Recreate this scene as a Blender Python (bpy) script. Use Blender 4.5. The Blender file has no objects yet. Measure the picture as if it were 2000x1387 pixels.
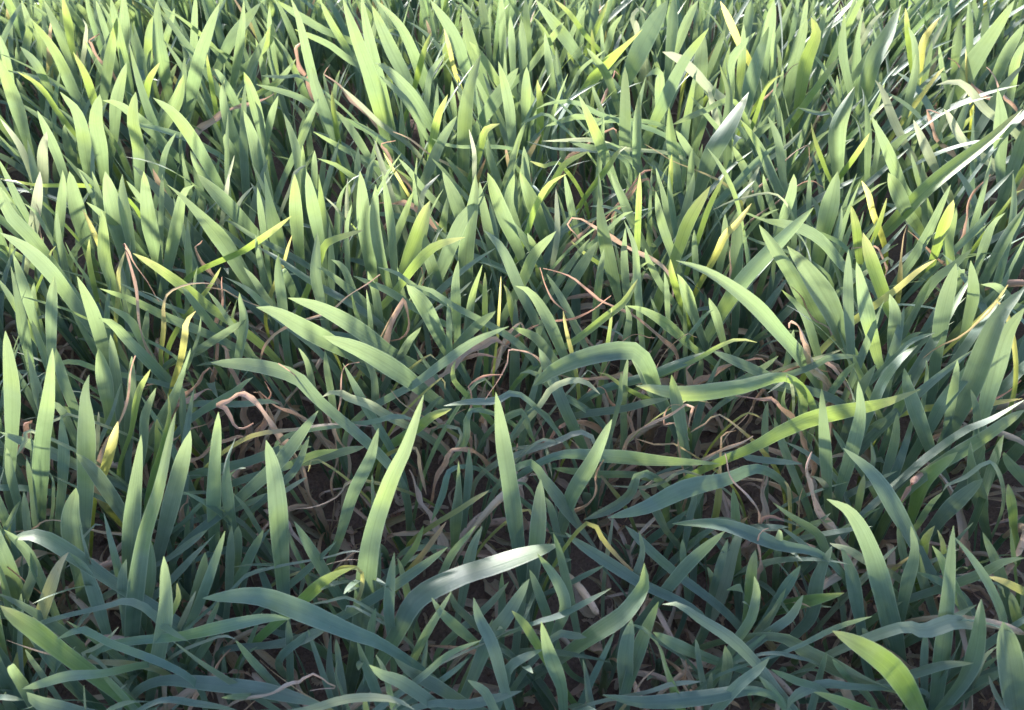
import bpy, math, random
import numpy as np
from mathutils import Vector

random.seed(7)
RNG = np.random.default_rng(7)

# ------------------------------------------------------------------ camera, light, exposure
SC = bpy.context.scene
COL = SC.collection
FPX, CXP, CYP = 1510.0, 1000.0, 693.5          # focal length and centre in photo pixels (2000 x 1387)
CAM_H, PITCH = 0.36, math.radians(45.0)
SUN_AZ, SUN_EL = math.radians(-28.0), math.radians(13.0)   # azimuth from +Y towards +X

cam_d = bpy.data.cameras.new('camera')
cam_d.sensor_width = 36.0
cam_d.lens = FPX / 2000.0 * 36.0
cam_d.clip_start, cam_d.clip_end = 0.01, 500.0
cam_d.dof.use_dof = True
cam_d.dof.focus_distance = 0.40
cam_d.dof.aperture_fstop = 22.0
cam = bpy.data.objects.new('camera', cam_d)
COL.objects.link(cam)
cam.location = (0, 0, CAM_H)
cam.rotation_euler = (math.pi / 2 - PITCH, 0, 0)
SC.camera = cam

world = bpy.data.worlds.new('World')
SC.world = world
world.use_nodes = True
wn, wl = world.node_tree.nodes, world.node_tree.links
wn.clear()
sky = wn.new('ShaderNodeTexSky')
sky.sky_type = 'NISHITA'
sky.sun_disc = False
sky.sun_elevation = SUN_EL
sky.sun_rotation = SUN_AZ
sky.dust_density = 1.0
bg = wn.new('ShaderNodeBackground')
bg.inputs['Strength'].default_value = 0.08
wo = wn.new('ShaderNodeOutputWorld')
wl.new(sky.outputs[0], bg.inputs['Color'])
wl.new(bg.outputs[0], wo.inputs['Surface'])

sun_d = bpy.data.lights.new('sun', 'SUN')
sun_d.energy = 4.3
sun_d.angle = math.radians(8.0)
sun_d.color = (1.0, 0.96, 0.89)
sun = bpy.data.objects.new('sun', sun_d)
COL.objects.link(sun)
sdir = Vector((math.sin(SUN_AZ) * math.cos(SUN_EL), math.cos(SUN_AZ) * math.cos(SUN_EL), math.sin(SUN_EL)))
sun.rotation_euler = (-sdir).to_track_quat('-Z', 'Y').to_euler()
sun.location = sdir * 3

SC.view_settings.view_transform = 'Standard'
SC.view_settings.look = 'None'
SC.view_settings.exposure = 2.3
SC.view_settings.gamma = 1.0
SC.view_settings.use_curve_mapping = False

# ------------------------------------------------------------------ camera geometry helpers
CAM = np.array([0, 0, CAM_H])
FW = np.array([0, math.cos(PITCH), -math.sin(PITCH)])
UP = np.array([0, math.sin(PITCH), math.cos(PITCH)])
RT = np.array([1.0, 0, 0])

def ray(x, y):
    return FW + RT * ((x - CXP) / FPX) + UP * ((CYP - y) / FPX)

def at_height(x, y, z):
    d = ray(x, y)
    return CAM + d * ((z - CAM_H) / d[2])

def on_plane(x, y, p, n):
    d = ray(x, y)
    return CAM + d * (np.dot(p - CAM, n) / np.dot(d, n))

def project(P):
    r = P - CAM
    dep = r @ FW
    return CXP + FPX * (r @ RT) / dep, CYP - FPX * (r @ UP) / dep, dep

# ------------------------------------------------------------------ materials
def nodes_of(name):
    m = bpy.data.materials.new(name)
    m.use_nodes = True
    n = m.node_tree.nodes
    n.clear()
    return m, n, m.node_tree.links

def math_node(n, l, op, a, b=None, c=None):
    k = n.new('ShaderNodeMath'); k.operation = op
    for i, v in enumerate((a, b, c)):
        if v is None: continue
        if isinstance(v, (int, float)): k.inputs[i].default_value = v
        else: l.new(v, k.inputs[i])
    return k.outputs[0]

def mix_col(n, l, fac, a, b, blend='MIX'):
    k = n.new('ShaderNodeMix'); k.data_type = 'RGBA'; k.blend_type = blend
    for s, v in ((0, fac), (6, a), (7, b)):
        if isinstance(v, (int, float)): k.inputs[s].default_value = v
        elif isinstance(v, tuple): k.inputs[s].default_value = (*v, 1)
        else: l.new(v, k.inputs[s])
    return k.outputs[2]

def ramp(n, l, fac, stops):
    k = n.new('ShaderNodeValToRGB')
    e = k.color_ramp.elements
    while len(e) < len(stops): e.new(0.5)
    for el, (p, c) in zip(e, stops):
        el.position = p; el.color = (*c, 1)
    l.new(fac, k.inputs[0])
    return k.outputs[0]

def leaf_material(name, refl, trans, tw=0.25, rough=0.48, sheen=0.32, spots=0.0, streak=0.75, patch=0.0):
    """refl / trans: colour stops along the blade from collar (0) to tip (1)."""
    m, n, l = nodes_of(name)
    uv = n.new('ShaderNodeUVMap'); uv.uv_map = 'UVMap'
    sep = n.new('ShaderNodeSeparateXYZ'); l.new(uv.outputs[0], sep.inputs[0])
    u, v = sep.outputs[0], sep.outputs[1]
    oi = n.new('ShaderNodeObjectInfo'); gi = n.new('ShaderNodeNewGeometry')
    rnd = math_node(n, l, 'FRACT', math_node(n, l, 'ADD', oi.outputs['Random'], gi.outputs['Random Per Island']))
    tc = n.new('ShaderNodeTexCoord')
    # wavering of the colour stops along the blade
    wob = n.new('ShaderNodeTexNoise'); wob.noise_dimensions = '4D'
    wob.inputs['Scale'].default_value = 60; wob.inputs['Detail'].default_value = 3
    l.new(tc.outputs['Object'], wob.inputs['Vector']); l.new(math_node(n, l, 'MULTIPLY', rnd, 37.0), wob.inputs['W'])
    vv = math_node(n, l, 'ADD', v, math_node(n, l, 'MULTIPLY', math_node(n, l, 'SUBTRACT', wob.outputs[0], 0.5), 0.22))
    cr = ramp(n, l, vv, refl)
    ct = ramp(n, l, vv, trans)
    # per-leaf tone: greyer blue to yellower green, lighter to darker
    hue = n.new('ShaderNodeHueSaturation')
    l.new(math_node(n, l, 'ADD', 0.478, math_node(n, l, 'MULTIPLY', rnd, 0.044)), hue.inputs['Hue'])
    r2 = math_node(n, l, 'FRACT', math_node(n, l, 'MULTIPLY', rnd, 7.31))
    r3 = math_node(n, l, 'FRACT', math_node(n, l, 'MULTIPLY', rnd, 17.7))
    l.new(math_node(n, l, 'ADD', 0.72, math_node(n, l, 'MULTIPLY', r2, 0.5)), hue.inputs['Saturation'])
    l.new(math_node(n, l, 'ADD', 0.78, math_node(n, l, 'MULTIPLY', r3, 0.44)), hue.inputs['Value'])
    l.new(cr, hue.inputs['Color'])
    cr = hue.outputs[0]
    # lime patches where the green is fading
    if patch > 0:
        pn = n.new('ShaderNodeTexNoise'); pn.noise_dimensions = '4D'; pn.inputs['Scale'].default_value = 24; pn.inputs['Detail'].default_value = 2
        l.new(tc.outputs['Object'], pn.inputs['Vector']); l.new(math_node(n, l, 'MULTIPLY', rnd, 91.0), pn.inputs['W'])
        pm = n.new('ShaderNodeMapRange'); pm.inputs[1].default_value = 0.52; pm.inputs[2].default_value = 0.74; pm.inputs[4].default_value = patch
        l.new(pn.outputs[0], pm.inputs[0])
        cr = mix_col(n, l, pm.outputs[0], cr, (0.20, 0.31, 0.07))
        ct = mix_col(n, l, pm.outputs[0], ct, (0.50, 0.62, 0.10))
    # parallel veins running the length of the blade
    cmb = n.new('ShaderNodeCombineXYZ')
    l.new(math_node(n, l, 'MULTIPLY', u, 17.0), cmb.inputs[0])
    l.new(math_node(n, l, 'MULTIPLY', v, 1.3), cmb.inputs[1])
    l.new(math_node(n, l, 'MULTIPLY', rnd, 50.0), cmb.inputs[2])
    vn = n.new('ShaderNodeTexNoise'); vn.inputs['Scale'].default_value = 1.0
    vn.inputs['Detail'].default_value = 4; vn.inputs['Roughness'].default_value = 0.65
    l.new(cmb.outputs[0], vn.inputs['Vector'])
    mid = math_node(n, l, 'ABSOLUTE', math_node(n, l, 'SUBTRACT', u, 0.5))
    rib = math_node(n, l, 'SMOOTH_MIN', math_node(n, l, 'MULTIPLY', mid, 16.0), 1.0, 0.3)
    vein = math_node(n, l, 'ADD', 1.0 - streak * 0.5 - 0.06, math_node(n, l, 'ADD', math_node(n, l, 'MULTIPLY', vn.outputs[0], streak), math_node(n, l, 'MULTIPLY', rib, 0.12)))
    vc = n.new('ShaderNodeCombineXYZ')
    for i in range(3): l.new(vein, vc.inputs[i])
    cr = mix_col(n, l, 1.0, cr, vc.outputs[0], 'MULTIPLY')
    ct = mix_col(n, l, 1.0, ct, vc.outputs[0], 'MULTIPLY')
    # mottled waxy bloom
    bl = n.new('ShaderNodeTexNoise'); bl.inputs['Scale'].default_value = 170; bl.inputs['Detail'].default_value = 5
    l.new(tc.outputs['Object'], bl.inputs['Vector'])
    blf = math_node(n, l, 'MULTIPLY', math_node(n, l, 'SUBTRACT', bl.outputs[0], 0.35), 0.45)
    blf = math_node(n, l, 'MAXIMUM', blf, 0.0)
    cr = mix_col(n, l, blf, cr, (0.40, 0.46, 0.45) if sheen > 0.1 else (0.5, 0.42, 0.36))
    # pale margin of the blade
    edge = n.new('ShaderNodeMapRange'); edge.inputs[1].default_value = 0.43; edge.inputs[2].default_value = 0.5
    l.new(mid, edge.inputs[0])
    cr = mix_col(n, l, math_node(n, l, 'MULTIPLY', edge.outputs[0], 0.6), cr, (0.48, 0.52, 0.44))
    if spots > 0:
        sp = n.new('ShaderNodeTexNoise'); sp.inputs['Scale'].default_value = 420; sp.inputs['Detail'].default_value = 2
        l.new(tc.outputs['Object'], sp.inputs['Vector'])
        sr = n.new('ShaderNodeMapRange'); sr.inputs[1].default_value = 0.62; sr.inputs[2].default_value = 0.72
        l.new(sp.outputs[0], sr.inputs[0])
        cr = mix_col(n, l, math_node(n, l, 'MULTIPLY', sr.outputs[0], spots), cr, (0.16, 0.08, 0.03))
    bs = n.new('ShaderNodeBsdfPrincipled')
    l.new(cr, bs.inputs['Base Color'])
    bs.inputs['Roughness'].default_value = rough
    bs.inputs['Specular IOR Level'].default_value = 0.5
    bs.inputs['Sheen Weight'].default_value = sheen
    bs.inputs['Sheen Roughness'].default_value = 0.45
    bs.inputs['Sheen Tint'].default_value = (0.9, 0.95, 1.0, 1)
    bump = n.new('ShaderNodeBump'); bump.inputs['Strength'].default_value = 0.35; bump.inputs['Distance'].default_value = 0.0006
    l.new(vn.outputs[0], bump.inputs['Height'])
    l.new(bump.outputs[0], bs.inputs['Normal'])
    tr = n.new('ShaderNodeBsdfTranslucent')
    l.new(ct, tr.inputs['Color'])
    mx = n.new('ShaderNodeMixShader'); mx.inputs[0].default_value = tw
    l.new(bs.outputs[0], mx.inputs[1]); l.new(tr.outputs[0], mx.inputs[2])
    out = n.new('ShaderNodeOutputMaterial')
    l.new(mx.outputs[0], out.inputs['Surface'])
    return m

GR, GT = (0.088, 0.158, 0.142), (0.30, 0.44, 0.155)
GB = (0.125, 0.190, 0.168)
M_GREEN = leaf_material('green_blade', [(0.0, (0.07, 0.14, 0.055)), (0.25, GR), (0.9, GB), (0.985, (0.22, 0.27, 0.17))],
                        [(0.0, (0.30, 0.45, 0.12)), (0.5, GT), (1.0, (0.36, 0.46, 0.20))], patch=0.65)
M_YTIP = leaf_material('yellowing_blade', [(0.0, (0.08, 0.16, 0.09)), (0.45, (0.11, 0.20, 0.08)), (0.8, (0.19, 0.28, 0.09)), (1.0, (0.34, 0.36, 0.18))],
                       [(0.0, GT), (0.5, (0.38, 0.54, 0.08)), (0.85, (0.46, 0.60, 0.10)), (1.0, (0.58, 0.60, 0.2))], spots=0.15)
M_YELLOW = leaf_material('yellow_blade', [(0.0, (0.18, 0.25, 0.07)), (0.4, (0.33, 0.37, 0.10)), (0.85, (0.46, 0.43, 0.18)), (1.0, (0.54, 0.42, 0.30))],
                         [(0.0, (0.40, 0.5, 0.08)), (0.5, (0.62, 0.66, 0.08)), (1.0, (0.66, 0.58, 0.22))], tw=0.45, sheen=0.15, spots=0.5)
M_PALE = leaf_material('bleached_glint_blade', [(0.0, (0.16, 0.22, 0.13)), (0.4, (0.20, 0.26, 0.19)), (1.0, (0.34, 0.37, 0.30))],
                       [(0.0, GT), (0.5, (0.42, 0.50, 0.22)), (1.0, (0.5, 0.52, 0.34))], tw=0.28, sheen=0.2)  # pale tone is mostly sun glare put into the colour; some blades truly bleached
M_WITHER = leaf_material('withering_blade', [(0.0, (0.09, 0.17, 0.09)), (0.45, (0.16, 0.21, 0.08)), (0.66, (0.36, 0.35, 0.12)), (0.80, (0.56, 0.38, 0.28)), (1.0, (0.56, 0.36, 0.28))],
                         [(0.0, GT), (0.5, (0.45, 0.5, 0.08)), (0.75, (0.55, 0.46, 0.2)), (1.0, (0.55, 0.36, 0.24))], tw=0.35, sheen=0.15, spots=0.35)
M_DRY = leaf_material('dry_blade', [(0.0, (0.56, 0.40, 0.30)), (0.35, (0.66, 0.46, 0.38)), (0.7, (0.70, 0.48, 0.41)), (1.0, (0.60, 0.35, 0.28))],
                      [(0.0, (0.6, 0.4, 0.25)), (1.0, (0.6, 0.36, 0.26))], tw=0.25, rough=0.6, sheen=0.05, spots=0.5, streak=0.6)
M_STRAW = leaf_material('straw', [(0.0, (0.42, 0.32, 0.22)), (0.5, (0.50, 0.38, 0.28)), (1.0, (0.36, 0.25, 0.18))],
                        [(0.0, (0.4, 0.26, 0.15)), (1.0, (0.4, 0.26, 0.15))], tw=0.15, rough=0.65, sheen=0.05, spots=0.6, streak=0.7)
M_STEM = leaf_material('sheath', [(0.0, (0.30, 0.22, 0.16)), (0.2, (0.26, 0.30, 0.15)), (0.6, (0.11, 0.20, 0.08)), (1.0, (0.09, 0.18, 0.09))],
                       [(0.0, GT), (1.0, GT)], tw=0.2)

def soil_material():
    m, n, l = nodes_of('soil')
    tc = n.new('ShaderNodeTexCoord')
    a = n.new('ShaderNodeTexNoise'); a.inputs['Scale'].default_value = 45; a.inputs['Detail'].default_value = 8; a.inputs['Roughness'].default_value = 0.7
    b = n.new('ShaderNodeTexNoise'); b.inputs['Scale'].default_value = 700; b.inputs['Detail'].default_value = 5
    v = n.new('ShaderNodeTexVoronoi'); v.inputs['Scale'].default_value = 260
    for k in (a, b, v): l.new(tc.outputs['Object'], k.inputs['Vector'])
    c = ramp(n, l, a.outputs[0], [(0.25, (0.14, 0.085, 0.076)), (0.5, (0.24, 0.15, 0.135)), (0.75, (0.33, 0.22, 0.20))])
    c = mix_col(n, l, 0.5, c, ramp(n, l, b.outputs[0], [(0.3, (0.12, 0.075, 0.068)), (0.7, (0.31, 0.205, 0.19))]))
    bs = n.new('ShaderNodeBsdfPrincipled'); l.new(c, bs.inputs['Base Color'])
    bs.inputs['Roughness'].default_value = 0.9
    bs.inputs['Specular IOR Level'].default_value = 0.2
    h = math_node(n, l, 'ADD', b.outputs[0], math_node(n, l, 'MULTIPLY', v.outputs[0], 0.8))
    bump = n.new('ShaderNodeBump'); bump.inputs['Strength'].default_value = 0.8; bump.inputs['Distance'].default_value = 0.002
    l.new(h, bump.inputs['Height']); l.new(bump.outputs[0], bs.inputs['Normal'])
    o = n.new('ShaderNodeOutputMaterial'); l.new(bs.outputs[0], o.inputs['Surface'])
    return m
M_SOIL = soil_material()

# ------------------------------------------------------------------ object helpers
def tag(o, label=None, cat=None, group=None, kind=None):
    if label: o['label'] = label
    if cat: o['category'] = cat
    if group: o['group'] = group
    if kind: o['kind'] = kind
    return o

def make_mesh(name, verts, faces, uvs, mat):
    me = bpy.data.meshes.new(name)
    me.from_pydata([tuple(v) for v in verts], [], [tuple(f) for f in faces])
    if uvs is not None:
        lay = me.uv_layers.new(name='UVMap')
        idx = np.empty(len(me.loops), dtype=np.int32)
        me.loops.foreach_get('vertex_index', idx)
        lay.data.foreach_set('uv', np.asarray(uvs, dtype=np.float32)[idx].ravel())
    me.polygons.foreach_set('use_smooth', np.ones(len(me.polygons), dtype=bool))
    me.materials.append(mat)
    me.update()
    return me

def link(name, me, parent=None, loc=None):
    o = bpy.data.objects.new(name, me)
    COL.objects.link(o)
    if parent is not None: o.parent = parent
    if loc is not None: o.location = loc
    return o

def empty(name, loc):
    o = bpy.data.objects.new(name, None)
    o.empty_display_size = 0.01
    COL.objects.link(o)
    o.location = loc
    return o

# ------------------------------------------------------------------ the ground
def hnoise(x, y):
    s = 0
    for a, f, p, q in ((0.006, 9, 1.3, 0.2), (0.004, 23, 4.1, 2.2), (0.0025, 61, 0.4, 5.3), (0.0018, 133, 2.9, 1.1)):
        s = s + a * np.sin(f * x + p + 1.7 * np.sin(f * 0.61 * y + q)) * np.cos(f * 1.13 * y + q + 1.3 * np.sin(f * 0.47 * x + p))
    return s

def ground_z(x, y):
    x = np.asarray(x, float); y = np.asarray(y, float)
    fade = np.clip(1.6 - np.hypot(x, y - 0.5) / 2.0, 0, 1)
    return hnoise(x, y) * fade

def build_soil():
    core = np.linspace(-0.85, 0.85, 190)
    out = 0.85 * np.power(1.28, np.arange(1, 26))
    xs = np.concatenate([-out[::-1], core, out])
    ys = np.concatenate([-out[::-1], core, out]) + 0.55
    X, Y = np.meshgrid(xs, ys)
    Z = ground_z(X, Y) + np.where((np.abs(X) < 0.86) & (np.abs(Y - 0.55) < 0.86), RNG.normal(0, 0.0011, X.shape), 0)
    V = np.stack([X, Y, Z], -1).reshape(-1, 3)
    nx, ny = len(xs), len(ys)
    i = np.arange(nx * ny).reshape(ny, nx)
    F = np.stack([i[:-1, :-1], i[:-1, 1:], i[1:, 1:], i[1:, :-1]], -1).reshape(-1, 4)
    o = link('soil', make_mesh('soil', V, F, None, M_SOIL))
    tag(o, 'crumbly dark reddish brown soil between the wheat rows', None, None, 'structure')

def build_crumbs():
    V, F = [], []
    base = np.array([(1, 0, 0), (-1, 0, 0), (0, 1, 0), (0, -1, 0), (0, 0, 1), (0, 0, -1),
                     (.6, .6, .5), (-.6, .6, .5), (-.6, -.6, .5), (.6, -.6, .5), (.6, .6, -.5), (-.6, .6, -.5), (-.6, -.6, -.5), (.6, -.6, -.5)], float)
    tri = [(4, 6, 7), (4, 7, 8), (4, 8, 9), (4, 9, 6), (0, 6, 9), (0, 9, 13), (0, 13, 10), (0, 10, 6), (2, 7, 6), (2, 6, 10), (2, 10, 11), (2, 11, 7),
           (1, 8, 7), (1, 7, 11), (1, 11, 12), (1, 12, 8), (3, 9, 8), (3, 8, 12), (3, 12, 13), (3, 13, 9), (5, 11, 10), (5, 12, 11), (5, 13, 12), (5, 10, 13)]
    for k in range(2600):
        x = RNG.uniform(-0.5, 0.5); y = 0.06 + 0.85 * RNG.random() ** 1.4
        r = 0.0012 + 0.005 * RNG.random() ** 3.5
        vv = base * RNG.uniform(0.7, 1.2, (14, 1)) * r * RNG.uniform(0.7, 1.2, (1, 3))
        a = RNG.uniform(0, 6.28); c, s = math.cos(a), math.sin(a)
        vv = vv @ np.array([[c, s, 0], [-s, c, 0], [0, 0, 1]])
        z = float(ground_z(x, y))
        o = len(V)
        V.extend(vv + np.array([x, y, z + r * 0.25])); F.extend([(p + o, q + o, t + o) for p, q, t in tri])
    o = link('soil_crumbs', make_mesh('soil_crumbs', V, F, None, M_SOIL))
    for p in o.data.polygons: p.use_smooth = False
    tag(o, 'small brown soil crumbs and clods scattered over the ground', 'soil crumbs', None, 'stuff')

build_soil()
build_crumbs()

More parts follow.
